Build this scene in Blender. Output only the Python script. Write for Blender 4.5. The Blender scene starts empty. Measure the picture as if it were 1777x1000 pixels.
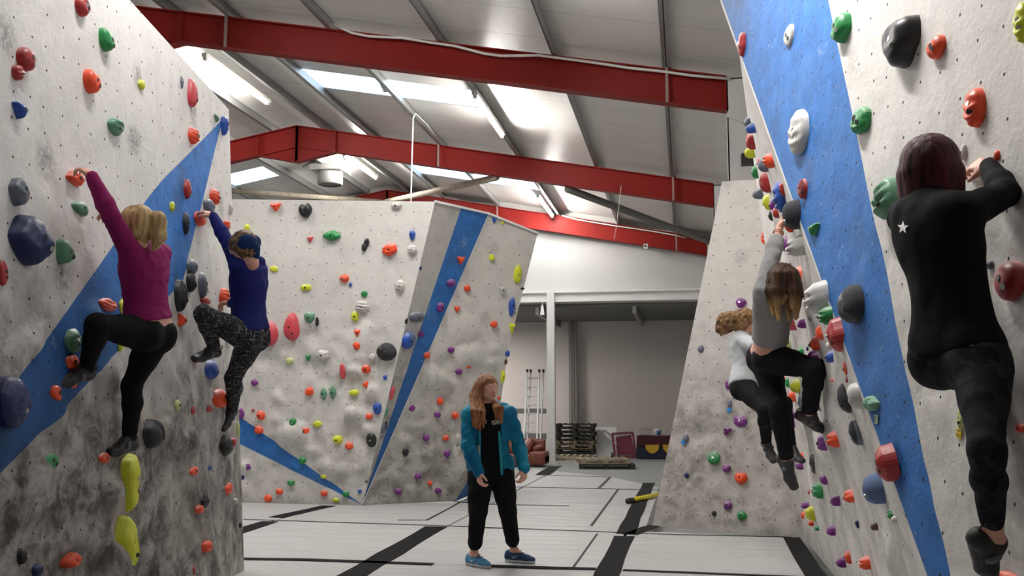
import bpy, bmesh, math, random
import numpy as np
from mathutils import Vector, Matrix, noise
from mathutils.bvhtree import BVHTree
from mathutils.geometry import delaunay_2d_cdt

SC = bpy.context.scene
COL = SC.collection
R = math.radians
# ------------------------------------------------------------------ camera
F = 1720.0; CX = 888.5; CY = 500.0; H = 1.4
phi = math.atan(200 / F); psi = math.atan(302 * math.cos(phi) / F)
FW = Vector((-math.sin(psi) * math.cos(phi), math.cos(psi) * math.cos(phi), math.sin(phi)))
RT = Vector((math.cos(psi), math.sin(psi), 0)); UP = RT.cross(FW) if False else Vector(FW).cross(RT) * -1
UP = RT.cross(FW)
CAM = Vector((0, 0, H))
def ray(x, y): return FW * F + RT * (x - CX) - UP * (y - CY)
def PY(x, y, Y): d = ray(x, y); return CAM + d * (Y / d.y)
def PZ(x, y, Z=0.0): d = ray(x, y); return CAM + d * ((Z - H) / d.z)
def PX(x, y, X): d = ray(x, y); return CAM + d * (X / d.x)
def proj(p):
    v = Vector(p) - CAM; z = v.dot(FW); return CX + F * v.dot(RT) / z, CY - F * v.dot(UP) / z
def hit(x, y, a, n):
    d = ray(x, y); return CAM + d * ((a - CAM).dot(n) / d.dot(n))
cd = bpy.data.cameras.new('camera'); cam = bpy.data.objects.new('camera', cd); COL.objects.link(cam)
cd.sensor_width = 36; cd.lens = F / 1777 * 36; cd.clip_end = 200
cam.location = CAM
cam.rotation_euler = Matrix((RT, UP, -FW)).transposed().to_euler()
SC.camera = cam
SC.view_settings.view_transform = 'Standard'; SC.view_settings.look = 'None'
SC.view_settings.gamma = 1; SC.view_settings.use_curve_mapping = False
SC.view_settings.exposure = 1.35
w = bpy.data.worlds.new('world'); SC.world = w; w.use_nodes = True
w.node_tree.nodes['Background'].inputs[0].default_value = (.75, .85, 1, 1)
w.node_tree.nodes['Background'].inputs[1].default_value = 0.12

# ------------------------------------------------------------------ helpers
def tag(o, label=None, cat=None, group=None, kind=None):
    if label: o['label'] = label
    if cat: o['category'] = cat
    if group: o['group'] = group
    if kind: o['kind'] = kind
    return o
def empty(name, loc=(0, 0, 0)):
    o = bpy.data.objects.new(name, None); COL.objects.link(o); o.location = loc; o.empty_display_size = .1
    return o
def wloc(o):
    v = Vector()
    while o: v += o.location; o = o.parent
    return v
def mesh_obj(name, verts, faces, mat=None, parent=None, smooth=False, uv=None, mats=None, fm=None):
    me = bpy.data.meshes.new(name); me.from_pydata([tuple(v) for v in verts], [], [tuple(f) for f in faces])
    for m in (mats or ([mat] if mat else [])): me.materials.append(m)
    if smooth: me.polygons.foreach_set('use_smooth', [True] * len(me.polygons))
    if fm is not None: me.polygons.foreach_set('material_index', fm)
    if uv is not None:
        l = me.uv_layers.new(name='UVMap')
        for li, lp in enumerate(me.loops): l.data[li].uv = uv[lp.vertex_index]
    me.validate(); me.update()
    o = bpy.data.objects.new(name, me); COL.objects.link(o)
    if parent:
        o.parent = parent
        me.transform(Matrix.Translation(-wloc(parent)))
    return o
class MB:
    def __init__(s): s.v = []; s.f = []
    def add(s, v, f):
        n = len(s.v); s.v += [Vector(p) for p in v]; s.f += [tuple(i + n for i in q) for q in f]; return s
    def box(s, a, b):
        x0, y0, z0 = a; x1, y1, z1 = b
        return s.add([(x0, y0, z0), (x1, y0, z0), (x1, y1, z0), (x0, y1, z0), (x0, y0, z1), (x1, y0, z1), (x1, y1, z1), (x0, y1, z1)],
                     [(0, 3, 2, 1), (4, 5, 6, 7), (0, 1, 5, 4), (1, 2, 6, 5), (2, 3, 7, 6), (3, 0, 4, 7)])
    def bar(s, p, q, wx, wz, up=(0, 0, 1)):
        p = Vector(p); q = Vector(q); d = (q - p).normalized(); u = Vector(up)
        a = d.cross(u).normalized(); b = a.cross(d)
        vs = []
        for e in (p, q):
            for sx, sz in ((-1, -1), (1, -1), (1, 1), (-1, 1)): vs.append(e + a * sx * wx / 2 + b * sz * wz / 2)
        return s.add(vs, [(0, 1, 2, 3), (7, 6, 5, 4), (0, 4, 5, 1), (1, 5, 6, 2), (2, 6, 7, 3), (3, 7, 4, 0)])
    def tube(s, pts, r, n=10, cap=True):
        pts = [Vector(p) for p in pts]; rs = r if isinstance(r, (list, tuple)) else [r] * len(pts)
        vs = []; prev = None
        for i, p in enumerate(pts):
            d = (pts[min(i + 1, len(pts) - 1)] - pts[max(i - 1, 0)]).normalized()
            if prev is None: a = d.orthogonal().normalized()
            else: a = (prev - d * prev.dot(d)).normalized()
            prev = a; b = d.cross(a)
            for k in range(n): t = 2 * math.pi * k / n; vs.append(p + (a * math.cos(t) + b * math.sin(t)) * rs[i])
        fs = []
        for i in range(len(pts) - 1):
            for k in range(n): fs.append((i * n + k, i * n + (k + 1) % n, (i + 1) * n + (k + 1) % n, (i + 1) * n + k))
        if cap: fs += [tuple(range(n - 1, -1, -1)), tuple((len(pts) - 1) * n + k for k in range(n))]
        return s.add(vs, fs)
    def prism(s, poly, z0, z1):
        n = len(poly)
        return s.add([(x, y, z0) for x, y in poly] + [(x, y, z1) for x, y in poly],
                     [tuple(range(n - 1, -1, -1)), tuple(range(n, 2 * n))] + [(i, (i + 1) % n, n + (i + 1) % n, n + i) for i in range(n)])
    def rot(s, M): s.v = [M @ p for p in s.v]; return s
    def build(s, name, mat, parent=None, smooth=False, bevel=0):
        o = mesh_obj(name, s.v, s.f, mat, parent, smooth)
        if bevel:
            m = o.modifiers.new('b', 'BEVEL'); m.width = bevel; m.segments = 2; m.limit_method = 'ANGLE'
        return o

# ------------------------------------------------------------------ materials
def newmat(name):
    m = bpy.data.materials.new(name); m.use_nodes = True
    nt = m.node_tree; return m, nt, nt.nodes['Principled BSDF']
class NT:
    def __init__(s, nt): s.nt = nt
    def n(s, t, **kw):
        x = s.nt.nodes.new(t)
        for k, v in kw.items(): setattr(x, k, v)
        return x
    def link(s, a, b): s.nt.links.new(a, b)
    def val(s, sock, v):
        if isinstance(v, (int, float, tuple, list)):
            sock.default_value = v if not isinstance(v, (tuple, list)) or len(v) != 3 or sock.type != 'RGBA' else (*v, 1)
        else: s.link(v, sock)
    def math(s, op, a, b=0, c=None):
        x = s.n('ShaderNodeMath', operation=op); s.val(x.inputs[0], a); s.val(x.inputs[1], b)
        if c is not None: s.val(x.inputs[2], c)
        return x.outputs[0]
    def mix(s, f, a, b, mode='MIX'):
        x = s.n('ShaderNodeMix', data_type='RGBA', blend_type=mode); s.val(x.inputs[0], f); s.val(x.inputs[6], a); s.val(x.inputs[7], b); return x.outputs[2]
    def noise(s, vec, sc, det=4, rough=.55, dist=0):
        x = s.n('ShaderNodeTexNoise'); x.inputs['Scale'].default_value = sc; x.inputs['Detail'].default_value = det
        x.inputs['Roughness'].default_value = rough; x.inputs['Distortion'].default_value = dist
        if vec is not None: s.link(vec, x.inputs['Vector'])
        return x.outputs['Fac']
    def ramp(s, v, lo, hi, a=0., b=1.):
        x = s.n('ShaderNodeMapRange'); x.interpolation_type = 'SMOOTHSTEP'; s.val(x.inputs[0], v)
        for i, q in enumerate((lo, hi, a, b)): x.inputs[i + 1].default_value = q
        return x.outputs[0]
    def coord(s, k='Object'): return s.n('ShaderNodeTexCoord').outputs[k]
    def scale(s, v, sc, loc=(0, 0, 0)):
        x = s.n('ShaderNodeMapping'); s.link(v, x.inputs[0]); x.inputs['Scale'].default_value = sc; x.inputs['Location'].default_value = loc; return x.outputs[0]
    def bump(s, h, st, dist, bsdf):
        x = s.n('ShaderNodeBump'); x.inputs['Strength'].default_value = st; x.inputs['Distance'].default_value = dist; s.link(h, x.inputs['Height']); s.link(x.outputs[0], bsdf.inputs['Normal'])
MC = {}
def simple(name, col, rough=.5, metal=0, var=.12, sc=8, bump=0., bdist=.01, spec=.5, coat=0, co='Object'):
    if name in MC: return MC[name]
    m, nt, b = newmat(name); g = NT(nt)
    c = g.coord(co); f = g.noise(c, sc)
    b.inputs['Roughness'].default_value = rough; b.inputs['Metallic'].default_value = metal
    b.inputs['Specular IOR Level'].default_value = spec
    b.inputs['Coat Weight'].default_value = coat
    lo = tuple(x * (1 - var) for x in col); hi = tuple(min(1, x * (1 + var)) for x in col)
    g.link(g.mix(f, lo, hi), b.inputs['Base Color'])
    if bump: g.bump(g.noise(c, sc * 5), bump, bdist, b)
    MC[name] = m; return m
def emit(name, col, st):
    m, nt, b = newmat(name); b.inputs['Base Color'].default_value = (*col, 1)
    b.inputs['Emission Color'].default_value = (*col, 1); b.inputs['Emission Strength'].default_value = st; return m

WHITE = (.74, .715, .685); BLUE = (.035, .175, .52)
def wall_mat(name, stripes=(), dirt_shade=.5, seed=0, streak=(1, 1), z0=1.2, z1=3.0, holes=5.2, white=WHITE, allblue=False, whitepolys=()):
    """painted plywood: t-nut holes, rubber marks, chalk; stripes = convex polygons in uv, painted blue"""
    m, nt, b = newmat(name); g = NT(nt)
    uv = g.coord('UV')
    uvs = g.scale(uv, (streak[0], streak[1], 1), (seed * 3.7, seed * 1.3, seed))
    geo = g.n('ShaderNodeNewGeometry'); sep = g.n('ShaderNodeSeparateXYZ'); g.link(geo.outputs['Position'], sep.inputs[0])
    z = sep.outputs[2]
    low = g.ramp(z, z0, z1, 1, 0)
    n1 = g.noise(uvs, 1.6, 6, .62); n2 = g.noise(uvs, 5.5, 6, .7, .4); n3 = g.noise(uvs, 26, 4, .7)
    col = g.mix(g.ramp(n2, .35, .7, 0, .35), white, tuple(c * .82 for c in white))
    def mask(poly):
        cx = sum(p[0] for p in poly) / len(poly); cy = sum(p[1] for p in poly) / len(poly); out = None
        for i in range(len(poly)):
            (x0, y0), (x1, y1) = poly[i], poly[(i + 1) % len(poly)]
            a, bb = -(y1 - y0), (x1 - x0); L = math.hypot(a, bb)
            if L < 1e-6: continue
            a /= L; bb /= L; c = -(a * x0 + bb * y0)
            if a * cx + bb * cy + c < 0: a, bb, c = -a, -bb, -c
            d = g.n('ShaderNodeVectorMath', operation='DOT_PRODUCT'); g.link(uv, d.inputs[0]); d.inputs[1].default_value = (a, bb, 0)
            t = g.math('GREATER_THAN', d.outputs['Value'], -c)
            out = t if out is None else g.math('MULTIPLY', out, t)
        return out
    bl = g.mix(g.ramp(n2, .3, .7), tuple(c * .8 for c in BLUE), tuple(c * 1.2 for c in BLUE))
    bl = g.mix(g.ramp(n1, .5, .72, 0, .32), bl, (.13, .30, .60))          # chalk haze
    bl = g.mix(g.ramp(n3, .62, .70, 0, .5), bl, (.55, .58, .62))
    bl = g.mix(g.ramp(g.noise(uvs, 2.6, 8, .78, 1.2), .60, .68, 0, .38), bl, (.42, .50, .62))
    if allblue: col = bl
    for poly in stripes: col = g.mix(mask(poly), col, bl)
    for poly in whitepolys: col = g.mix(mask(poly), col, tuple(c * 1.08 for c in white))
    # rubber smears and grime: denser where feet and hands go, plus painted low shade
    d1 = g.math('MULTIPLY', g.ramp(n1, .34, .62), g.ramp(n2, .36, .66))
    dd = g.math('MULTIPLY', g.math('MULTIPLY', d1, .7), g.math('ADD', g.math('MULTIPLY', low, dirt_shade), .10))
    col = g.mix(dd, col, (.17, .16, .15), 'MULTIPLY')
    low_shade = g.math('MULTIPLY', g.math('MULTIPLY', low, dirt_shade), g.ramp(n2, .2, .8, .45, .80))  # smooth shade painted toward the floor for light fall-off, mixed with grime
    col = g.mix(low_shade, col, (.30, .275, .25), 'MULTIPLY')
    sm = g.math('MULTIPLY', g.ramp(n3, .5, .75), g.ramp(g.noise(uvs, 2.3, 3), .52, .68))
    col = g.mix(g.math('MULTIPLY', sm, .22), col, (.08, .08, .08))
    # sparse dark scuffs
    vo = g.n('ShaderNodeTexVoronoi', voronoi_dimensions='2D', feature='F1'); vo.inputs['Scale'].default_value = 1.1; vo.inputs['Randomness'].default_value = 1
    g.link(uvs, vo.inputs['Vector'])
    sc = g.math('MULTIPLY', g.ramp(vo.outputs['Distance'], .02, .17, 1, 0), g.ramp(n3, .3, .62))
    col = g.mix(g.math('MULTIPLY', sc, .5 * dirt_shade), col, (.05, .05, .05))
    # t-nut holes
    vh = g.n('ShaderNodeTexVoronoi', voronoi_dimensions='2D', feature='F1'); vh.inputs['Scale'].default_value = holes; vh.inputs['Randomness'].default_value = .28
    g.link(g.scale(uv, (1, 1, 1), (seed * .37, seed * .2, 0)), vh.inputs['Vector'])
    hole = g.math('LESS_THAN', vh.outputs['Distance'], .0075 * holes)
    col = g.mix(hole, col, (.015, .015, .015))
    g.link(col, b.inputs['Base Color']); b.inputs['Roughness'].default_value = .62; b.inputs['Specular IOR Level'].default_value = .3
    hgt = g.math('ADD', g.math('MULTIPLY', n2, .6), g.math('MULTIPLY', n3, .25))
    g.bump(hgt, .35, .03, b)
    return m

M_red_steel = simple('red_paint', (.25, .016, .012), .5, var=.15, sc=1.5, spec=.2)
M_galv = simple('galvanised_steel', (.33, .33, .32), .45, .5, sc=3)
M_whitesteel = simple('white_gloss_paint', (.72, .71, .69), .45, var=.05)
M_dark = simple('dark_shadow_gap', (.03, .03, .03), .8)
M_black = simple('black_plastic', (.02, .02, .022), .5)
M_ply = simple('plywood_edge', (.32, .22, .13), .8)
M_gable = simple('white_cladding', (.56, .555, .54), .6, var=.03, sc=.6)
M_block = simple('grey_painted_blockwork', (.74, .68, .65), .8, var=.1, sc=.5)
M_conc = simple('concrete_floor', (.27, .28, .27), .55, var=.15, sc=1.2)
M_rust = simple('rusty_pipe', (.42, .36, .28), .7, var=.45, sc=6)
M_darkpipe = simple('dark_grey_steel', (.15, .145, .135), .6)
M_cable = simple('white_cable', (.8, .78, .75), .5)

# ------------------------------------------------------------------ building shell
XE, ZE, XRD, SL = 0.7, 6.0, -8.65, .184
ZR = ZE + SL * (XE - XRD)
XL = 2 * XRD - XE - .8; XW = 1.5
Y0, Y1 = -3.0, 28.35
def zr(x): return ZE + SL * (XE - x) if x > XRD else ZR - SL * (XRD - x)
def struct(o): o['kind'] = 'structure'; return o
# roof lining
def roof_mat():
    m, nt, b = newmat('white_insulated_roof_lining'); g = NT(nt); c = g.coord('Object')
    sep = g.n('ShaderNodeSeparateXYZ'); g.link(c, sep.inputs[0]); y = sep.outputs[1]
    n = g.noise(g.scale(c, (.5, 2, 1)), 1.2, 4)
    col = g.mix(n, (.78, .75, .72), (.86, .84, .81))
    fr = g.math('FRACT', g.math('DIVIDE', y, 1.06)); j = g.math('LESS_THAN', fr, .014)
    col = g.mix(g.math('MULTIPLY', j, .6), col, (.3, .3, .29))
    g.link(col, b.inputs['Base Color']); b.inputs['Roughness'].default_value = .33
    w = g.math('SINE', g.math('MULTIPLY', y, 2 * math.pi / .065))
    g.bump(w, .25, .004, b); return m
M_roof = roof_mat()
skys = [(-7.0, -3.72, 16.97, 18.1, 1), (-7.0, -3.72, 24.6, 25.6, 1), (-13.5, -10.75, 23.8, 24.9, -1)]
def roof_sheet(name, xa, xb, sk):
    vs = []; fs = []
    xs = sorted({xa, xb, *[s[0] for s in sk], *[s[1] for s in sk]}); ys = sorted({Y0, Y1, *[s[2] for s in sk], *[s[3] for s in sk]})
    for x in xs:
        for y in ys: vs.append((x, y, zr(x) + .2))
    for i in range(len(xs) - 1):
        for j in range(len(ys) - 1):
            mx, my = (xs[i] + xs[i + 1]) / 2, (ys[j] + ys[j + 1]) / 2
            if any(s[0] < mx < s[1] and s[2] < my < s[3] for s in sk): continue
            a = i * len(ys) + j; fs.append((a, a + 1, a + len(ys) + 1, a + len(ys)))
    return struct(mesh_obj(name, vs, fs, M_roof))
roof_sheet('ceiling', XRD, XW + .3, skys[:2]); roof_sheet('ceiling', XL, XRD, skys[2:])
M_sky = emit('daylit_translucent_sheet', (.62, .80, 1.0), 1.25)
for i, (a, b_, c, d, _) in enumerate(skys):
    struct(mesh_obj('window_%d' % (i + 1), [(a, c, zr(a) + .21), (b_, c, zr(b_) + .21), (b_, d, zr(b_) + .21), (a, d, zr(a) + .21)], [(0, 1, 2, 3)], M_sky))
# purlins (Z sections)
k = 1
px_list = [XRD + .62 + 0.0, -6.95, -5.3, -3.55, -1.83, -.18, 1.2]
for x in px_list + [XRD - .62, -10.35, -12.0, -13.65, -15.3, -17]:
    z = zr(x); mb = MB()
    s = 1 if x > XRD else -1
    mb.box((x - .006, Y0, z), (x + .006, Y1, z + .2)); mb.box((x - .006, Y0, z), (x + .07, Y1, z + .008)); mb.box((x - .07, Y0, z + .188), (x + .006, Y1, z + .196))
    o = mb.build('trim_%d' % k, M_galv); k += 1; struct(o)
# anti-sag / cleats are skipped; rafters
def rafter(Y, side, label):
    mb = MB(); d = .5; fw_ = .2
    xa, xb = (XRD, XE - .05) if side > 0 else (XRD, XL + .9)
    xs = [xa + (xb - xa) * t for t in (0, .10, .1001, 1)]
    def zb(x):
        t = abs(x - xa) / abs(xb - xa); return zr(x) - d - (.36 * (1 - t / .10) if t < .10 else 0)
    for i in (0, 2):
        x0, x1 = xs[i], xs[i + 1]
        for (wy, o0, o1, top) in ((.012, 0, 0, None),):
            mb.add([(x0, Y - .006, zb(x0)), (x1, Y - .006, zb(x1)), (x1, Y - .006, zr(x1)), (x0, Y - .006, zr(x0)),
                    (x0, Y + .006, zb(x0)), (x1, Y + .006, zb(x1)), (x1, Y + .006, zr(x1)), (x0, Y + .006, zr(x0))],
                   [(0, 1, 2, 3), (7, 6, 5, 4), (0, 4, 5, 1), (3, 2, 6, 7)])
        for zf, sg in ((zb, -1), (zr, 1)):
            mb.add([(x0, Y - fw_ / 2, zf(x0)), (x1, Y - fw_ / 2, zf(x1)), (x1, Y + fw_ / 2, zf(x1)), (x0, Y + fw_ / 2, zf(x0)),
                    (x0, Y - fw_ / 2, zf(x0) - .02 * sg), (x1, Y - fw_ / 2, zf(x1) - .02 * sg), (x1, Y + fw_ / 2, zf(x1) - .02 * sg), (x0, Y + fw_ / 2, zf(x0) - .02 * sg)],
                   [(0, 1, 2, 3), (7, 6, 5, 4), (0, 4, 5, 1), (1, 5, 6, 2), (2, 6, 7, 3), (3, 7, 4, 0)])
    # straight lower flange through the apex haunch, stiffeners
    mb.bar((xa, Y, zr(xa) - d), (xs[1], Y, zr(xs[1]) - d), fw_ * .5, .012)
    for t in (0.0, .10, 1):
        x = xa + (xb - xa) * t; mb.box((x - .012, Y - fw_ / 2, zb(x) + .01), (x + .012, Y + fw_ / 2, zr(x) - .01))
    return mb
for Y, lab in ((14, 'red painted steel portal beam crossing the top of the room'), (21, 'middle red steel portal beam with its apex over the back climbing wall'),
               (28, 'far red steel portal beam over the white gable cladding')):
    ro = empty('roof_beam', (XRD, Y, ZR)); tag(ro, lab, 'roof beam', kind='structure')
    for s in (1, -1): rafter(Y, s, lab).build('rafter_girder', M_red_steel, ro)
    cl = MB()
    for x in (-6.95 if Y < 20 else -5.3, -.18): cl.box((x - .02, Y - .13, zr(x) - .5), (x + .02, Y - .1, zr(x) + .02))
    cl.build('stiffener_plate', simple('greyed_red_steel', (.36, .26, .24), .6), ro)
# side columns and braces, side walls
for Y in (14, 21, 28):
    mb = MB(); mb.box((XE - .05, Y - .1, 3.4 if Y < 20 else -.3), (XE + .75, Y - .08, zr(XE) - .03)); mb.box((XE - .05, Y + .08, 3.4 if Y < 20 else -.3), (XE + .75, Y + .1, zr(XE) - .03)); mb.box((XE - .05, Y - .1, 3.4 if Y < 20 else -.3), (XE - .03, Y + .1, zr(XE) - .03))
    mb.box((XE - .05, Y - .1, zr(XE) - .05), (XE + .75, Y + .1, zr(XE) - .03))
    struct(mb.build('trim_%d' % k, M_whitesteel)); k += 1
struct(MB().bar((XE - .05, 13.9, 5.45), (XE + .7, 13.9, 5.12), .08, .1).build('trim_%d' % k, M_whitesteel)); k += 1
ZF = -.3
struct(MB().box((XW, Y0, ZF), (XW + .1, 33.5, 7)).build('wall_right', M_gable))
struct(MB().box((XL - .1, Y0, ZF), (XL, 33.5, 7)).build('wall_left', M_gable))
struct(MB().box((XL, Y0 - .1, ZF), (XW, Y0, 8.2)).build('wall_front', M_block))
struct(MB().box((XL - 1, Y0 - 1, ZF - .1), (XW + 1, 34, ZF)).build('floor', M_conc))
# gable cladding over the opening, header, column, mezzanine room
mb = MB(); pts = [(XL, 28.1), (XW, 28.1)]
mb.add([(XL, 28.2, 4.25), (XW, 28.2, 4.25), (XW, 28.2, zr(XW) + .2), (XRD, 28.2, ZR + .2), (XL, 28.2, zr(XL) + .2),
        (XL, 28.35, 4.25), (XW, 28.35, 4.25), (XW, 28.35, zr(XW) + .2), (XRD, 28.35, ZR + .2), (XL, 28.35, zr(XL) + .2)],
       [(0, 1, 2, 3, 4), (9, 8, 7, 6, 5), (0, 5, 6, 1)])
struct(mb.build('wall_back', M_gable))
struct(MB().box((XL, 28.0, 4.28), (XW, 28.2, 4.34)).box((XL, 28.0, 4.54), (XW, 28.2, 4.6)).box((XL, 28.08, 4.34), (XW, 28.12, 4.54)).build('trim_%d' % k, M_whitesteel)); k += 1
cx0 = PY(950, 700, 28).x; cx1 = PY(963.5, 700, 28).x
mb = MB().box((cx0, 27.9, ZF), (cx1, 27.92, 4.62)).box((cx0, 28.1, ZF), (cx1, 28.12, 4.62)).box(((cx0 + cx1) / 2 - .01, 27.92, ZF), ((cx0 + cx1) / 2 + .01, 28.1, 4.62)).box((cx0 - .08, 27.85, ZF), (cx1 + .08, 28.2, ZF + .03))
tag(struct(mb.build('pillar', M_whitesteel)), 'white steel stanchion standing before the storage area')
struct(MB().box((XL, 33.4, ZF), (XW, 33.5, 4.4)).build('wall_far', M_block))
struct(MB().box((XL, 28.3, 4.15), (XW, 33.5, 4.25)).build('ceiling', simple('mezzanine_deck', (.16, .155, .15), .8)))
mb = MB()
for x in (-7, -4.2, -1.4): mb.box((x - .05, 28.3, 3.95), (x + .05, 33.4, 4.15))
struct(mb.build('trim_%d' % k, M_galv)); k += 1
cx = PY(993, 700, 33).x
struct(MB().box((cx - .12, 33.1, ZF), (cx - .02, 33.3, 4.15)).box((cx + .1, 33.1, ZF), (cx + .14, 33.3, 4.15)).build('trim_%d' % k, simple('grey_steel_post', (.33, .31, .30), .6))); k += 1
# shelf rails behind the ladder
for z, h_ in ((1.15, .16), (.35, .2)):
    a = PY(860, 700, 31.5).x; b_ = PY(948, 700, 31.5).x
    tag(MB().box((a, 31.45, z - h_ / 2), (b_, 31.5, z + h_ / 2)).build('rack_rail', M_darkpipe),
        'dark horizontal rail behind the ladder, ' + ('upper of the two' if z > 1 else 'lower of the two'), 'rail')
# bracing pipes
def pipe(p, q, r, mat, lab):
    tag(MB().tube([p, q], r, 12).build('brace_pipe', mat, smooth=True), lab, 'brace')
def rz(x, y_, o=-.12): return Vector((x, y_, zr(x) + o))
pa = PY(398, 331, 23.0); pb = PY(660, 350, 27.8); pipe(pa, pb, .07, M_rust, 'rusty pale brace pipe lying low over the white back climbing wall')
pa = PY(862, 308, 21.1); pb = PY(640, 357, 27.8); pipe(pa, pb, .075, M_rust, 'rusty brace pipe slanting up to the middle red beam behind the hanging cable')
pa = PY(985, 328, 21.1); pb = PY(1232, 420, 27.8); pipe(pa, pb, .085, M_darkpipe, 'dark grey brace pipe slanting down toward the right wall')
# fluorescent battens
M_tube = emit('fluorescent_tube', (1.0, .97, .92), 92)
labs = {(0): 'lit fluorescent tube under the roof ridge, beside the left climbing wall', 1: 'lit fluorescent tube beside the bright skylight', 2: 'lit fluorescent tube beyond the middle beam, by the grey fan',
        3: 'lit fluorescent tube in front of the far red beam'}
tubes = [(-8.45, 16.2, 18.8, 0), (-3.5, 16.4, 18.9, 1), (-8.3, 23.2, 25.7, 2), (-3.67, 25.0, 27.7, 3), (-13.5, 16.4, 18.9, None), (-1.83, 10.2, 11.4, None), (-6.95, 10.2, 11.4, None)]
for x, ya, yb, li in tubes:
    z = zr(x) - .1
    e = empty('fluorescent_light', (x, (ya + yb) / 2, z))
    tag(e, labs.get(li, 'lit fluorescent tube overhead, above the climbers and out of the picture'), 'ceiling light', None if li is not None else 'fluorescent tubes overhead')
    MB().box((x - .05, ya - .12, z + .035), (x + .05, yb + .12, z + .11)).build('batten', M_whitesteel, e)
    MB().tube([(x, ya, z), (x, yb, z)], .026, 10).build('tube', M_tube, e, True)
    MB().box((x - .03, ya - .1, z - .02), (x + .03, ya, z + .04)).build('end_holder', M_whitesteel, e); MB().box((x - .03, yb, z - .02), (x + .03, yb + .1, z + .04)).build('end_holder', M_whitesteel, e)
def fill_downlight(x, ya, yb, power, spread=150, tilt=0):  # unseen lamps added overhead, tilt and spread shape the light on the walls
    z = zr(x) - .25; e = empty('fill_light', (x, (ya + yb) / 2, z))
    tag(e, 'added fill light overhead, above the climbers and out of the picture', 'ceiling light', 'fill lights overhead')
    MB().add([(x - .16, ya, z), (x - .05, ya, z + .1), (x - .05, yb, z + .1), (x - .16, yb, z)], [(0, 1, 2, 3)]).add([(x + .16, ya, z), (x + .05, ya, z + .1), (x + .05, yb, z + .1), (x + .16, yb, z)], [(0, 1, 2, 3)]).add([(x - .05, ya, z + .1), (x + .05, ya, z + .1), (x + .05, yb, z + .1), (x - .05, yb, z + .1)], [(0, 1, 2, 3)]).build('added_reflector', M_whitesteel, e)
    ld = bpy.data.lights.new('lamp', 'AREA'); ld.shape = 'RECTANGLE'; ld.size = .1; ld.size_y = yb - ya; ld.energy = power; ld.color = (1, .97, .93); ld.spread = R(spread)
    lo = bpy.data.objects.new('lamp', ld); COL.objects.link(lo); lo.parent = e; lo.location = (0, 0, .02 if not tilt else -.08); lo.rotation_euler = (0, R(tilt), 0)
fill_downlight(-2.35, 4.3, 6.1, 34, 105, 56); fill_downlight(-.35, 4.4, 6.6, 46, 120, -42); fill_downlight(-3.6, 9.0, 11.2, 58); fill_downlight(-8.45, 9.0, 11.2, 60); fill_downlight(-.3, 9.0, 10.8, 9)
e = empty('fill_light', (-7, 30.2, 3.9)); tag(e, 'added fill light under the mezzanine, hidden behind the back climbing wall', 'ceiling light')  # added lamp, out of sight, that brightens the storage wall
MB().box((-7.1, 29.4, 3.9), (-6.9, 31.0, 3.96)).build('added_reflector', M_whitesteel, e)
ld = bpy.data.lights.new('lamp', 'AREA'); ld.shape = 'RECTANGLE'; ld.size = .1; ld.size_y = 1.6; ld.energy = 75; ld.color = (1, .95, .9); lo = bpy.data.objects.new('lamp', ld); COL.objects.link(lo); lo.parent = e; lo.location = (0, 0, -.02)
# an unlit batten beside the cable
p = PY(672, 150, 17.6); q = PY(722, 198, 19.2)
e = empty('fluorescent_light', p); tag(e, 'unlit slim batten light on the purlin at the top of the hanging cable', 'ceiling light')
MB().bar(p, q, .07, .07).build('batten', M_whitesteel, e); MB().bar(p + Vector((0, -.3, .05)), p + Vector((0, 0, -.05)), .12, .16).build('end_holder', M_whitesteel, e)
# cables
def cable(pts, r, lab, name='cable'):
    o = MB().tube(pts, r, 8).build(name, M_cable, smooth=True); tag(o, lab, 'cable')
cable([PY(756, 236, 20.0), PY(740, 215, 19.2), PY(721, 197, 18.6), PY(717, 205, 18.4), PY(713, 346, 18.4), PY(712, 420, 18.4)], .014, 'white cable dropping straight down behind the back climbing wall')
pts = []
for x, y in [(574, 40), (590, 47), (610, 57), (640, 63), (700, 66), (742, 73), (790, 80), (840, 93), (870, 97), (935, 96), (1012, 106), (1060, 113), (1092, 118), (1150, 124), (1200, 131), (1268, 137)]:
    pts.append(PY(x, y, 13.88))
cable(pts, .02, 'white cable clipped along the top of the nearest red beam')
pts = [PY(x, y, 27.85) for x, y in [(975, 374), (1000, 381), (1060, 391), (1130, 401), (1170, 408), (1190, 413)]]
cable(pts, .02, 'thin white cable running along the farthest red beam')
cable([PY(1078, 322, 20.8), PY(1071, 385, 20.8), PY(1066, 415, 20.8)], .006, 'thin cord hanging from the middle red beam')
e0 = PY(941, 530, 27.8)
tag(MB().tube([PY(942, 522, 27.8), e0], .01, 6).tube([e0, e0 - Vector((0, 0, .15)), e0 - Vector((0, 0, .28))], [.03, .05, .07], 8).build('pull_cord', M_cable), 'white pull cord hanging from the header left of the stanchion', 'cord')
# sensor on the far beam
c0 = PY(1120, 428, 27.8); e = empty('camera', c0); e.name = 'security_camera'; tag(e, 'small white security camera fixed under the far red beam', 'camera')
MB().box(c0 + Vector((-.05, -.12, -.08)), c0 + Vector((.07, 0, .06))).build('housing', M_whitesteel, e); MB().tube([c0 + Vector((0, -.125, 0)), c0 + Vector((0, -.135, 0))], .03, 10).build('lens', M_black, e)
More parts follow.
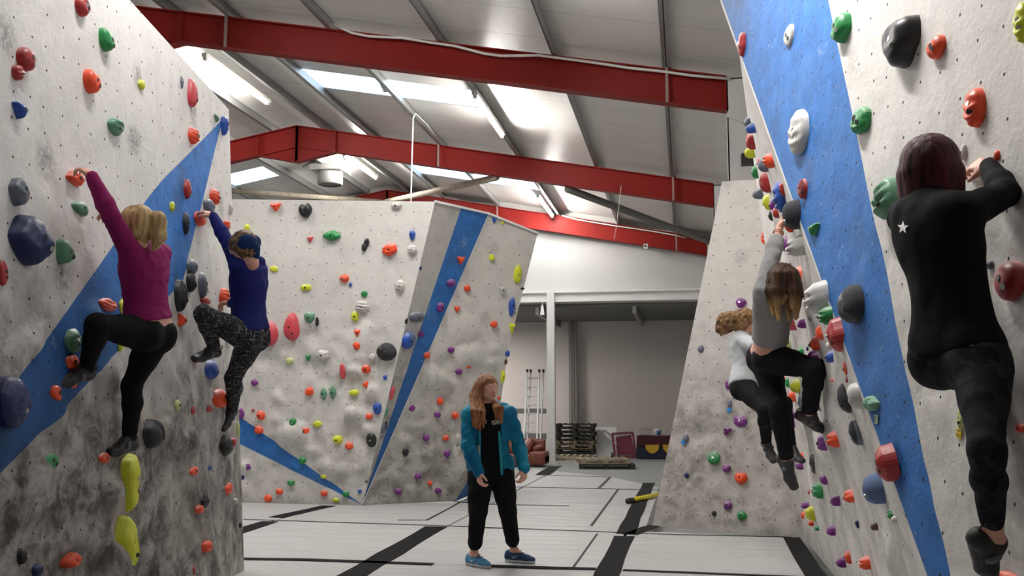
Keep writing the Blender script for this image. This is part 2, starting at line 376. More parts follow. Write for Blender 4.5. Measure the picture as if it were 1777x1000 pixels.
# extract fan
c0 = PY(573, 307, 24.5); e = empty('ventilation_fan', c0); tag(e, 'round grey roof extract fan hanging beyond the middle red beam', 'fan')
M_fan = simple('pale_grey_metal', (.50, .49, .47), .4, .2)
MB().tube([c0 + Vector((0, 0, -.22)), c0 + Vector((0, 0, -.2)), c0 + Vector((0, 0, .12))], [.3, .33, .33], 28, False).build('drum', M_fan, e, True)
MB().tube([c0 + Vector((0, 0, -.19)), c0 + Vector((0, 0, -.18))], [.29, .29], 28).build('grille', M_darkpipe, e)
MB().box(c0 + Vector((-.42, -.42, .12)), c0 + Vector((.42, .42, .28))).build('mounting_box', M_fan, e)
MB().bar(c0 + Vector((-.6, -.42, .2)), c0 + Vector((-.2, -.42, .4)), .03, .05).build('bracket', M_darkpipe, e); MB().bar(c0 + Vector((.6, -.42, .2)), c0 + Vector((.5, -.42, .45)), .03, .05).build('bracket', M_darkpipe, e)
# small black box on the right
c0 = PY(1298, 277, 13.5)
tag(MB().box(c0 + Vector((-.09, -.05, -.07)), c0 + Vector((.12, .1, .08))).build('junction_box', M_black), 'small black box behind the yellow hold at the rim of the right wall', 'box')

# ------------------------------------------------------------------ crash mats
M_mat = None
def mat_material():
    m, nt, b = newmat('pale_grey_vinyl'); g = NT(nt); c = g.coord('Object')
    n = g.noise(c, .9, 5); n2 = g.noise(c, 7, 5, .65)
    col = g.mix(n, (.42, .415, .41), (.52, .515, .51)); col = g.mix(g.ramp(n2, .55, .75, 0, .35), col, (.30, .29, .28))
    g.link(col, b.inputs['Base Color']); b.inputs['Roughness'].default_value = .42
    wv = g.noise(g.scale(c, (.5, 2.2, 1)), 1.5, 3); g.bump(wv, .5, .12, b); return m
M_mat = mat_material()
M_strip = simple('black_hook_tape', (.010, .010, .011), .85, sc=20, bump=.3, spec=.15)
M_seam = simple('black_seam', (.03, .03, .03), .7)
xb = [-6.6, -4.9, -2.73, -.67, 1.3]
names_x = ['along the left side', 'left of the woman', 'around the standing woman', 'along the right side']
yb = [(.6, 5.0), (5.0, 8.66), (8.66, 11.2), (11.2, 13.85), (13.85, 16.55), (16.55, 19.4), (19.4, 22.6)]
names_y = ['row beneath the camera', 'frontmost visible row', 'second visible row', 'third visible row', 'fourth visible row', 'fifth visible row', 'last row by the sofa']
def clipY(poly, lim):
    """clip by the diagonal end edge of the matting (points beyond are dropped)"""
    (ax, ay), (bx, by) = lim; out = []
    f = lambda p: (bx - ax) * (p[1] - ay) - (by - ay) * (p[0] - ax)
    for i in range(len(poly)):
        p, q = poly[i], poly[(i + 1) % len(poly)]; fp, fq = f(p), f(q)
        if fp <= 0: out.append(p)
        if fp * fq < 0: t = fp / (fp - fq); out.append((p[0] + (q[0] - p[0]) * t, p[1] + (q[1] - p[1]) * t))
    return out
random.seed(3)
for j, (ya, yc) in enumerate(yb):
    for i in range(4):
        xa, xc = xb[i], xb[i + 1]
        if (j >= 4 or j <= 1) and i == 0: continue
        if j >= 4 and i == 1: xa = -3.25
        if i == 3: xc = 1.04 if j < 2 else 1.06
        if i == 3 and j >= 3: xc = -.46
        if j == 0 and i == 1: xa = -3.0
        g_ = .012; sk = -.05
        poly = [(xa + g_, ya + g_), (xc - g_, ya + g_), (xc - g_, yc - g_), (xa + g_, yc - g_)]
        if (i, j) == (1, 1): poly = [(-3.2, ya + g_), (xc - g_, ya + g_), (xc - g_, yc - g_), (-4.88, yc - g_), (-4.88, 8.2), (-3.78, 8.16), (-3.62, 7.6)]
        if (i, j) == (1, 3): poly = [(xa + g_, ya + g_), (xc - g_, ya + g_), (xc - g_, yc - g_), (-3.72, 13.83), (-4.41, 13.29), (xa + g_, 13.33)]
        if (i, j) == (0, 3): poly = [(xa + g_, ya + g_), (xc - g_, ya + g_), (xc - g_, 13.34), (xa + g_, 13.47)]
        if (i, j) == (3, 2): poly = [(xa + g_, ya + g_), (xc - g_, ya + g_), (xc - g_, 10.92), (-.1, yc - g_), (xa + g_, yc - g_)]
        if j >= 5:
            for lim in (((-2.86, 22.6), (-1.44, 19.3)), ((-1.44, 19.3), (.6, 17.0))): poly = clipY(poly, lim)
        if len(poly) < 3: continue
        o = MB().prism(poly, ZF + .004, 0.0).build('crash_mat', M_mat, bevel=.012)
        tag(o, 'pale grey crash mat %s, %s' % (names_x[i], names_y[j]), 'mat', 'crash mats')
def strip(name, pts, wdt, lab, mat=M_strip, z=.006):
    """flat ribbon along polyline on the mats"""
    vs = []; fs = []
    for i, p in enumerate(pts):
        a = Vector(pts[max(i - 1, 0)]); b_ = Vector(pts[min(i + 1, len(pts) - 1)]); d = (b_ - a).normalized(); n = Vector((-d.y, d.x))
        wv = wdt * (1 + .08 * math.sin(i * 2.3))
        for s in (-1, 1): q = Vector(p) + n * s * wv / 2; vs += [(q.x, q.y, .001), (q.x, q.y, z)]
    for i in range(len(pts) - 1):
        a = i * 4; b_ = a + 4; fs += [(a + 1, b_ + 1, b_ + 3, a + 3), (a, b_, b_ + 1, a + 1), (a + 2, a + 3, b_ + 3, b_ + 2)]
    o = mesh_obj(name, vs, fs, mat); tag(o, lab, 'strip'); return o
def subdiv(p, q, n): return [(p[0] + (q[0] - p[0]) * i / n, p[1] + (q[1] - p[1]) * i / n) for i in range(n + 1)]
strip('mat_joining_strip', subdiv((-.67, 4), (-.67, 10.75), 9), .2, 'wide black joining strip running from the bottom edge toward the right panel')
strip('mat_joining_strip', subdiv((-.67, 10.95), (-.67, 17.9), 9), .2, 'wide black joining strip under the yellow pole beside the right panel')
strip('mat_joining_strip', subdiv((-2.6, 5), (-2.83, 11.2), 9), .24, 'wide black joining strip just left of the standing woman')
strip('mat_joining_strip', subdiv((-4.8, 8.75), (-4.9, 11.35), 5), .22, 'black joining strip beside the foot of the left wall')
strip('mat_joining_strip', subdiv((-5.0, 11.75), (-4.85, 13.2), 3), .2, 'short black joining strip under the blue arrow of the back wall')
strip('mat_joining_strip', subdiv((-2.8, 19.5), (-2.9, 22.3), 3), .28, 'short black joining strip near the brown sofa')
strip('mat_joining_strip', [(1.06, 10.95), (1.03, 9.6), (1.0, 8.3), (.98, 6)], .17, 'black joining strip along the foot of the right wall')
strip('mat_joining_strip', [(-.62, 10.9), (-.46, 11.5), (-.38, 11.75)], .16, 'short slanting black strip at the corner of the right panel')
strip('mat_joining_strip', [(-4.0, 8.62), (-3.4, 8.67), (-2.2, 8.62)], .12, 'thick black cross seam left of the standing woman\'s feet')
strip('mat_joining_strip', [(-1.72, 8.62), (-1.2, 8.6), (-.78, 8.62)], .12, 'thick black cross seam beside the standing woman\'s right shoe')
strip('mat_joining_strip', subdiv((-.55, 8.6), (1.0, 8.5), 4), .07, 'thin black cross seam running to the foot of the right wall')
strip('mat_joining_strip', [(-5.3, 11.5), (-2.8, 11.3), (-.1, 10.98), (1.1, 11.0)], .035, 'thin black seam crossing the whole floor behind the standing woman', M_seam)
strip('mat_joining_strip', [(-3.3, 14.1), (-2.85, 13.8), (-1.6, 13.75)], .05, 'black seam leading from the corner of the back wall behind the woman\'s legs', M_seam)
strip('mat_joining_strip', [(-3.45, 11.75), (-3.1, 11.8), (-3.15, 13.2), (-3.2, 14.1)], .03, 'thin black seam bending toward the corner of the back wall', M_seam)
strip('mat_joining_strip', [(-3.3, 16.7), (-1.6, 16.6), (-.4, 16.5)], .05, 'thin black seam behind the standing woman\'s hands', M_seam)
strip('mat_joining_strip', [(-2.9, 19.5), (-1.45, 19.2)], .04, 'thinnest black seam near the end of the mats', M_seam)
strip('mat_joining_strip', [(-1.1, 11.6), (-1.12, 16.5)], .03, 'thin black seam parallel to the strip under the yellow pole', M_seam)
strip('mat_joining_strip', [(-1.45, 16.7), (-1.45, 19.1)], .05, 'short black seam where the mats narrow toward the concrete', M_seam)
strip('mat_joining_strip', [(-.98, 8.7), (-.97, 10.9)], .018, 'hairline seam left of the widest black strip', M_seam)
e = empty('broom_pole', PZ(1100, 868, .05)); tag(e, 'yellow pole with a black tip lying at the edge of the right panel', 'pole')
pa = PZ(1098, 868, .04); pb = PZ(1145, 858, .04)
MB().tube([pa, pb], .035, 10).build('pole', simple('yellow_plastic', (.75, .62, .02), .4), e, True)
MB().tube([PZ(1089, 870, .04), pa], .038, 10).build('tip', M_black, e, True)
# ------------------------------------------------------------------ climbing walls
def V(*a): return Vector(a)
def nrm(a, b, c):
    n = (b - a).cross(c - a).normalized()
    return n if n.dot(CAM - a) > 0 else -n
def relief(u, v, z, seed, amp, z1=2.9, z0=1.9):
    k = max(0, min(1, (z1 - z) / (z1 - z0))); h = .018 * noise.noise((u * .9, v * .9, seed))
    if k > 0:
        for sc, am in ((1.7, 1), (3.3, .55)):
            ds, ps = noise.voronoi(Vector((u * sc, v * sc, seed * 7.1)))
            c = ps[0]; q = noise.noise(c * 3.1 + Vector((seed, 0, 0)))
            if q > -.12:
                d = ds[0] / .5
                if d < 1:
                    f = (1 - d * d); sign = 1 if q > .02 else -.6
                    h += k * am * sign * .055 * f * (1 + .9 * ((v * sc - c.y) / .5))
    return h * amp
BASE = {}
def facet(poly, seed, amp, res, wall, back=.12):
    """planar panel: returns verts, faces, uv (metres in plane); registers the flat base for placing holds"""
    poly = [Vector(p) for p in poly]; a = poly[0]; n = nrm(poly[0], poly[1], poly[2])
    v = (Vector((0, 0, 1)) - n * n.z).normalized(); u = v.cross(n)
    P2 = [((p - a).dot(u), (p - a).dot(v)) for p in poly]
    cx = sum(p[0] for p in P2) / len(P2)
    area = sum(P2[i][0] * P2[(i + 1) % len(P2)][1] - P2[(i + 1) % len(P2)][0] * P2[i][1] for i in range(len(P2)))
    if area < 0: P2.reverse()
    bd = []
    for i in range(len(P2)):
        p, q = P2[i], P2[(i + 1) % len(P2)]; k = max(1, int(math.hypot(q[0] - p[0], q[1] - p[1]) / res))
        bd += [(p[0] + (q[0] - p[0]) * t / k, p[1] + (q[1] - p[1]) * t / k) for t in range(k)]
    nb = len(bd); pts = list(bd)
    def dist(x, y):
        m = 1e9
        for i in range(len(P2)):
            (x0, y0), (x1, y1) = P2[i], P2[(i + 1) % len(P2)]; L = math.hypot(x1 - x0, y1 - y0)
            m = min(m, ((x1 - x0) * (y - y0) - (y1 - y0) * (x - x0)) / L)
        return m
    xs = [p[0] for p in P2]; ys = [p[1] for p in P2]; y = min(ys); r = 0
    while y < max(ys):
        x = min(xs) + (res / 2 if r % 2 else 0)
        while x < max(xs):
            if dist(x, y) > res * .5: pts.append((x, y))
            x += res
        y += res * .87; r += 1
    out = delaunay_2d_cdt([Vector(p) for p in pts], [(i, (i + 1) % nb) for i in range(nb)], [], 1, 1e-5)
    vs = []; uvs = []
    for p in out[0]:
        e = min(1, max(0, dist(p.x, p.y)) / .18); q = a + u * p.x + v * p.y
        h = relief(p.x, p.y, q.z, seed, amp) * e if amp else 0
        vs.append(q + n * h); uvs.append((p.x, p.y))
    fs = [tuple(f) for f in out[2]]
    if fs:
        f = fs[0]; nn = (vs[f[1]] - vs[f[0]]).cross(vs[f[2]] - vs[f[0]])
        if nn.dot(n) < 0: fs = [tuple(reversed(f)) for f in fs]
    BASE.setdefault(wall, []).append((poly, n))
    M2 = (a, u, v, n)
    return vs, fs, uvs, M2
def uvof(M2, P): a, u, v, n = M2; return ((P - a).dot(u), (P - a).dot(v))
def on(M2, x, y): a, u, v, n = M2; return hit(x, y, a, n)
def combine(name, parts, mats, thick_edges=None, label=None, edge=None):
    vs = []; fs = []; uvs = []; fm = []
    for k, (v, f, uv) in enumerate(parts):
        b = len(vs); vs += v; uvs += uv; fs += [tuple(i + b for i in q) for q in f]; fm += [k if k < len(mats) else 0] * len(f)
    mm = list(mats)
    if edge:
        mm.append(edge[0])
        for quad in edge[1]:
            b = len(vs); vs += quad; uvs += [(0, 0)] * len(quad); fs.append(tuple(range(b, b + len(quad)))); fm.append(len(mm) - 1)
    o = mesh_obj(name, vs, fs, uv=uvs, mats=mm, fm=fm); struct(o)
    o.data.polygons.foreach_set('use_smooth', [len(p.vertices) == 3 for p in o.data.polygons])
    if label: o['label'] = label
    return o
def loop_edge(pts, back):
    """strip of quads behind an open edge line (panel thickness)"""
    return [[pts[i], pts[i + 1], pts[i + 1] + back, pts[i] + back] for i in range(len(pts) - 1)]

# left wall -------------------------------------------------------------
Ct = PZ(225, 0, 4.1); Cb = V(-3.62, 7.5, 0); A = PZ(424, 990); D = V(-3.1, 3.4, 0); E = D + (Ct - Cb)
nfar = nrm(Ct, Cb, A); B = hit(397, 190, Ct, nfar)
Ct2 = Ct + (Ct - Cb) * .02
Pn = facet([D, Cb, Ct, E], 1, 1.1, .055, 'L'); Pf = facet([Cb, A, B, Ct], 2, .55, .055, 'L')
def polyuv(M2, pix): return [uvof(M2, on(M2, x, y)) for x, y in pix]
bn = polyuv(Pn[3], [(300, 287), (-300, 1103), (-300, 1140), (318, 487), (340, 400)])
bf = polyuv(Pf[3], [(386, 207), (318, 487), (200, 608), (180, 430), (277, 318)])
Ml1 = wall_mat('painted_plywood_left_near', [bn], dirt_shade=1.3, seed=1, z0=.9, z1=2.7, holes=5.6)
Ml2 = wall_mat('painted_plywood_left_far', [bf], dirt_shade=1.1, seed=2, z0=.8, z1=2.7, holes=5.6, streak=(1.3, .8))
bk = -nfar * .14
edge = loop_edge([A, B, Ct, E], V(-.16, .02, 0))
combine('wall_left', [Pn[:3], Pf[:3]], [Ml1, Ml2], label='near climbing wall at the left with a long blue wedge', edge=(M_ply, edge))

# back wall -------------------------------------------------------------
b1l = PZ(422, 872); b12 = PZ(629, 877); b12t = PZ(755, 350, 4.1); n1 = nrm(b1l, b12, b12t)
pl = (b12, n1)
b1ll = hit(330, 870, *pl); b1ll.z = 0; b1ll = b12 + (b1l - b12) * 1.45; b1tl = hit(330, 345, *pl)
P1 = facet([b1ll, b12, b12t, b1tl], 3, 1.5, .05, 'B')
b3t = PZ(848, 371, 4.1); P2 = facet([b12, b3t, b12t], 4, .3, .06, 'B')
b3b = PZ(790, 870); n3 = nrm(b12, b3t, b3b); h3 = lambda x, y: hit(x, y, b12, n3)
P3 = facet([b12, b3b, h3(838, 795), h3(868, 690), h3(886, 590), h3(933, 405), b3t], 5, 1.6, .05, 'C')
# return panels that close the arete at the right
rx = V(.55, 1.9, 0)
q0, q1, q2, q3, q4 = b3b, h3(838, 795), h3(868, 690), h3(886, 590), h3(933, 405)
pa_ = PZ(850, 846); pb_ = PY(868, 705, pa_.y - .5)
P4a = facet([q0, pa_, q1], 6, 0, .2, 'D'); P4b = facet([pa_, pb_, q1], 7, 0, .2, 'D'); P4c = facet([q1, pb_, q2], 7, 0, .2, 'D')
P4d = facet([q2, pb_, q4 + V(-.4, 1.0, 0), q4, q3], 7, 0, .2, 'D')
MB1 = wall_mat('painted_plywood_back', [polyuv(P1[3], [(350, 676), (629, 877), (350, 738)])], dirt_shade=.30, seed=3, z0=.3, z1=2.9, holes=4.6)
MB2 = wall_mat('painted_plywood_arete', [polyuv(P2[3], [(802, 355), (860, 355), (631, 880), (629, 872)])], dirt_shade=.6, seed=4, z0=.8, z1=3.2, holes=4.6, white=(.57, .55, .52))
MB3 = wall_mat('painted_plywood_back_east', [], dirt_shade=.75, seed=5, z0=.3, z1=2.6, holes=4.6, white=(.62, .60, .56), whitepolys=[polyuv(P3[3], [(849, 371), (826, 389), (834, 403)])])
MB4 = wall_mat('painted_plywood_blue_return', [], dirt_shade=.3, seed=6, allblue=True)
tri_white = (.55, .54, .51)
edge = loop_edge([b1tl, b12t, b3t, q4], V(0, .14, 0)) + loop_edge([q4, q3, q2, q1, q0], V(-.08, .12, 0))
combine('wall_centre', [P1[:3], P2[:3], P3[:3], P4a[:3], P4b[:3], P4c[:3], P4d[:3]], [MB1, MB2, MB3, MB4, MB4, MB3, MB3], label='tall pale climbing wall across the back with a blue wedge', edge=(M_whitesteel, edge))
# white painted edge strip along the crease
M_wstripe = simple('white_edge_tape', (.75, .74, .72), .5)
o = MB().bar(b12 + n3 * .006 + V(0, 0, .02), b3t + n3 * .006, .014, .008).bar(b12t + V(0, -.02, 0), b3t + V(0, -.02, 0), .02, .03).bar(b3t + V(0, -.02, 0), q4 + V(0, -.02, 0), .02, .03).build('trim_%d' % k, M_wstripe); struct(o); k += 1

# right far panel ---------------------------------------------------------
r1l = PZ(1132, 913); r1r = PZ(1397, 935); r1tl = PZ(1253, 315, 4.1); nr1 = nrm(r1l, r1r, r1tl); r1tr = hit(1312, 312, r1l, nr1)
PR1 = facet([r1l, r1r, r1tr, r1tl], 8, .45, .05, 'F')
MR1 = wall_mat('painted_plywood_right_far', [], dirt_shade=.62, seed=8, z0=.7, z1=3.0, holes=5.2, white=(.62, .59, .56))
# right long walls ---------------------------------------------------------
apex = PZ(1283, 95, 4.1); c1 = PY(1607, 1000, 4.6); c0 = apex + (c1 - apex) * (apex.z / (apex.z - c1.z))
ns, nt_ = 60, 56; vs = []; uvs = []; fs = []
pln = []
for i in range(ns + 1):
    for j in range(nt_ + 1):
        s = i / ns; t = j / nt_
        p = (r1r.lerp(c0, s)).lerp(r1tr.lerp(apex, s), t)
        e = min(1, min(s, 1 - s) * 6 / .5, min(t, 1 - t) * 4 / .3)
        vs.append(p + V(-1, 0, -.1) * relief(s * 6, t * 4.1, p.z, 9, .75, 3.9, 2.6) * e); uvs.append((s * 6.3, t * 4.1))
for i in range(ns):
    for j in range(nt_): a = i * (nt_ + 1) + j; fs.append((a, a + 1, a + nt_ + 2)); fs.append((a, a + nt_ + 2, a + nt_ + 1))
PRa = (vs, fs, uvs)
flat = [(r1r.lerp(c0, i / 12)).lerp(r1tr.lerp(apex, i / 12), j / 12) for i in range(13) for j in range(13)]
for i in range(12):
    for j in range(12):
        a = i * 13 + j; q = [flat[a], flat[a + 1], flat[a + 14], flat[a + 13]]
        n = nrm(q[0], q[1], q[2]); n = n if n.x < 0 else -n; BASE.setdefault('A', []).append((q, n))
cm = apex.lerp(c0, .5); tn = PY(1777, 500, 3.85); dv = (tn - cm)
extn = (apex - c0) * .25
PRb = facet([c0, c0 + dv * 2.3, apex + dv * 2.3 + extn, apex + extn], 10, .35, .05, 'N')
nb_ = PRb[3][3]
blue_n = [polyuv(PRb[3], [(1224, -80), (1286, 95), (1697, 1245), (1432, -25), (1420, -80)])]
MRa = wall_mat('painted_plywood_right_side', [], dirt_shade=.42, seed=9, z0=.6, z1=3.2, holes=5.2, streak=(1.0, 1.0))
MRb = wall_mat('painted_plywood_right_near', blue_n, dirt_shade=.5, seed=10, z0=.8, z1=3.2, holes=5.6)
combine('wall_right', [PR1[:3], PRa, PRb[:3]], [MR1, MRa, MRb], label='long climbing walls at the right with a broad blue band',
        edge=(M_black, loop_edge([r1l, r1tl], V(.03, .1, 0)) + loop_edge([r1tl, r1tr, apex, apex + extn], V(.1, .05, .0))))
# white joint batten between facets is only a line; narrow seam on the near panel
# ------------------------------------------------------------------ hold placement
BV = {}
for w_, lst in BASE.items():
    vs = []; fs = []; ns_ = []
    for poly, n in lst:
        b = len(vs); vs += poly; fs.append(tuple(range(b, b + len(poly)))); ns_.append(n)
    BV[w_] = (BVHTree.FromPolygons([tuple(v) for v in vs], fs), ns_)
def cast(w_, x, y):
    t, ns_ = BV[w_]
    for r_ in range(0, 60, 3):
        for sx in ((0,) if r_ == 0 else (1, -1)):
            for sy in ((0,) if r_ == 0 else (0, 1, -1)):
                d = ray(x + sx * r_, y + sy * r_); h, n, i, dd = t.ray_cast(CAM, d.normalized())
                if h is not None: return hit(x, y, h, ns_[i]) if r_ and abs(ray(x, y).normalized().dot(ns_[i])) > .12 else h, ns_[i]
    raise Exception('no wall at %s %s %s' % (w_, x, y))
def frame(n):
    v = (Vector((0, 0, 1)) - n * n.z).normalized(); return v.cross(n), v
# ------------------------------------------------------------------ climbing holds
HC = {'R': ('orange', (.86, .085, .025)), 'D': ('red', (.42, .03, .03)), 'I': ('pinkish red', (.62, .07, .09)), 'G': ('green', (.02, .26, .07)), 'g': ('pale green', (.12, .30, .18)),
      'B': ('blue', (.025, .09, .42)), 'b': ('dark blue', (.008, .02, .10)), 'P': ('purple', (.20, .03, .24)), 'Y': ('lime yellow', (.66, .70, .04)), 'y': ('pale lime', (.50, .55, .22)),
      'K': ('black', (.016, .017, .02)), 'S': ('slate grey', (.14, .16, .21)), 'W': ('off-white', (.60, .58, .55)), 'N': ('brown', (.10, .045, .035))}
def hold_mat(c, chalk):
    nm = HC[c][0].replace(' ', '_') + '_resin' + ('_chalked' if chalk else '')
    if nm in MC: return MC[nm]
    m, nt, b = newmat(nm); g = NT(nt); co = g.coord('Object'); col = HC[c][1]
    n = g.noise(co, 9, 5, .6); n2 = g.noise(co, 60, 3)
    base = g.mix(n, tuple(x * .8 for x in col), tuple(min(1, x * 1.15 + .004) for x in col))
    geo = g.n('ShaderNodeNewGeometry'); sp = g.n('ShaderNodeSeparateXYZ'); g.link(geo.outputs['Normal'], sp.inputs[0])
    up = g.math('MULTIPLY', g.ramp(sp.outputs[2], -.05, .85), g.ramp(n, .25, .6))      # magnesia dust lies on the upward faces
    base = g.mix(g.math('MULTIPLY', up, .42 if chalk else .10), base, (.55, .53, .51))
    g.link(base, b.inputs['Base Color']); b.inputs['Roughness'].default_value = .42; b.inputs['Specular IOR Level'].default_value = .45
    g.bump(n2, .3, .004, b); MC[nm] = m; return m
M_hole = simple('dark_bolt_socket', (.01, .01, .01), .5); M_steelbolt = simple('zinc_bolt', (.45, .44, .42), .35, .9)
def outline(sh, t):
    c, s = math.cos(t), math.sin(t)     # t=90deg is up
    if sh in 'o': return 1.0
    if sh == 'm': return 1.0 + .04 * math.cos(2 * t)
    if sh == 't': return .86 * (1 + .30 * max(0, s) ** 5 - .10 * abs(c) * max(0, s))
    if sh == 'v': 
        q = (t - math.pi / 2) % (2 * math.pi / 3) - math.pi / 3; return min(1.12, .58 / math.cos(math.pi / 3 - abs(q)) ) if False else .62 / max(.55, math.cos((t + math.pi / 2) % (2 * math.pi / 3) - math.pi / 3))
    if sh == 'h': return .95 + .10 * abs(c) - .35 * max(0, s) ** 6 * (1 if abs(c) < .5 else 0) + .12 * max(0, -s) ** 6
    if sh == 'l': return 1.0 / (abs(c) ** 1.35 + abs(s) ** 1.35) ** .74
    if sh == 'n': return .45 + .55 * s * s + .1 * abs(s)
    if sh == 'd': return 1.0 if s < 0 else 1 / max(.62, 1 - .0 * s) * (.55 + .45 * abs(c) ** .7 if s > 0 else 1)
    return 1.0
def hold_mesh(sh, w_, h_, d, seed, nr=9, na=30):
    rnd = random.Random(seed); vs = []; fs = []; off = Vector((seed * 1.37 % 50, seed * .71 % 50, 0))
    cx, cy = (rnd.uniform(-.18, .18), rnd.uniform(-.35, .1))
    amp = {'b': .22, 'x': .24, 'j': .14, 'r': .1}.get(sh, .06)
    for i in range(nr + 1):
        r = 1 - i / nr; r = r ** .8 if i else 1
        for k_ in range(na):
            t = 2 * math.pi * k_ / na; q = outline(sh, t)
            q *= 1 + amp * noise.noise(Vector((math.cos(t) * 1.3, math.sin(t) * 1.3, 0)) + off)
            x = q * r * math.cos(t); y = q * r * math.sin(t)
            if sh == 'c': y += .35 * (1 - x * x) - .2; y *= 1
            if sh == 'c': y = y if r > .99 else y
            z = max(0, 1 - r ** 2.6) ** .5
            x2 = x + cx * (1 - r) ; y2 = y + cy * (1 - r)
            if sh == 'j': z *= 1 + .35 * math.sin(min(1, max(-1, y * 1.2)) * 2.6) ; z -= .35 * math.exp(-((y - .25) / .22) ** 2) * (1 - r ** 2)
            if sh == 'r': z += .13 * math.sin(y * 13 + x * 2.5) * (1 - r ** 3)
            if sh == 'x': z = z * .75 + .35 * abs(noise.noise(Vector((x * 1.6, y * 1.6, 3)) + off)) * (1 - r)
            if sh == 'b': z += .30 * noise.noise(Vector((x * 1.7, y * 1.7, 5)) + off) * (1 - r ** 2)
            if sh == 'm': z -= .16 * max(0, 1 - abs(x * .5 + y * .35 - .05 * math.sin(y * 3)) / .14) * (1 - r ** 2)
            if sh == 'h': z -= .25 * math.exp(-(x / .16) ** 2) * (1 - r * r) * (.4 + .6 * (y > -.1))
            if sh == 'n': z *= .6 + .6 * abs(y)
            vs.append((x2 * w_ / 2, y2 * h_ / 2, z * d if i else -.03))
    for i in range(nr):
        for k_ in range(na):
            a = i * na + k_; b = i * na + (k_ + 1) % na; fs.append((a, b, b + na, a + na))
    fs.append(tuple(nr * na + k_ for k_ in range(na)))
    return vs, fs
HOLDS = []
def hold(wl, px, py, w_, h_, c, sh='b', rot=0, chalk=None, dk=.42, bolts=None):
    """one climbing hold at pixel centre px,py of pixel size w_,h_"""
    P, n = cast(wl, px, py); u, v = frame(n)
    f0 = Vector(proj(P)); su = (Vector(proj(P + u * .02)) - f0).length / .02; sv = (Vector(proj(P + v * .02)) - f0).length / .02
    nv = (Vector(proj(P + n * .02)) - f0) / .02; sn = abs(nv.x)
    hw = h_ / sv
    if wl == 'A':
        ww = hw * .85
        if sh == 'c': ww = hw * .6
        d = (w_ - .45 * ww * su) / max(sn, 1); d = max(.22 * min(hw, ww), min(.75 * max(hw, .1), d))
        P, n = cast(wl, px + .42 * d * sn, py); ww = ww
    else:
        if c == 'W' and max(w_, h_) > 30: dk = .2
        d = dk * min(hw, w_ / su); ww = max(.35 * hw, min(3.2 * hw, (w_ - .45 * d * sn) / su)); d = dk * min(hw, ww)
        if wl == 'L': P, n = cast(wl, px - .3 * d * nv.x, py)
        elif sn > 1: P, n = cast(wl, px - .3 * d * nv.x, py)
    u, v = frame(n)
    vs, fs = hold_mesh(sh, ww, hw, d, len(HOLDS) * 7 + 11, *((9, 30) if max(w_, h_) > 22 else (6, 20)))
    ca, sa = math.cos(R(rot)), math.sin(R(rot)); M = []
    me_v = []
    for x, y, z in vs:
        if rot: 
            x, y = x / ww, y / hw; x, y = x * ca + y * sa, -x * sa + y * ca; x *= ww; y *= hw
        me_v.append((x, y, z))
    if chalk is None: chalk = (len(HOLDS) * 37 % 10) < 5 and c not in 'bK'
    big = max(w_, h_) > 17
    o = mesh_obj('climbing_hold', me_v, fs, hold_mat(c, chalk), smooth=(sh != 'x'))
    n2 = n.normalized(); M3 = Matrix((u, v, n2)).transposed().to_4x4(); M3.translation = P; o.matrix_world = M3
    if sh == 'm':     # two-texture macro: glossy dark half against a dusty grey half
        o.data.materials.append(simple('dusty_macro_texture_' + HC[c][0].replace(' ', '_'), (.22, .04, .04) if c in 'DI' else (.038, .040, .044) if c in 'KS' else (.10, .15, .28), .85, sc=14, bump=.3))
        for p in o.data.polygons:
            cx_, cy_ = p.center.x / ww, p.center.y / hw
            if p.center.z > .002 and (cx_ * .5 + cy_ * .35) > .0: p.material_index = 1
    if big and bolts != 0:
        nb_ = bolts or (2 if max(w_, h_) > 34 else 1); bv = BVHTree.FromPolygons([Vector(q) for q in me_v], fs)
        for i in range(nb_):
            bx = (0, .16)[i] * ww * (1 if i else -.3); by = (.05, -.16)[i] * hw if nb_ > 1 else -.02 * hw
            hh = bv.ray_cast(Vector((bx, by, 1)), Vector((0, 0, -1)))
            if hh[0] is None: continue
            rr = min(.014, .12 * min(ww, hw)); ax = hh[1].normalized() if hh[1].z > 0 else -hh[1].normalized()
            bo = MB().tube([hh[0] - ax * .01, hh[0] + ax * .0025], rr, 10).build('bolt', M_hole if (i + len(HOLDS)) % 3 else M_steelbolt, None)
            bo.parent = o
    HOLDS.append(dict(o=o, w=wl, x=px, y=py, W=w_, H=h_, c=c, sh=sh, a=hw * ww, P=P))
    return o
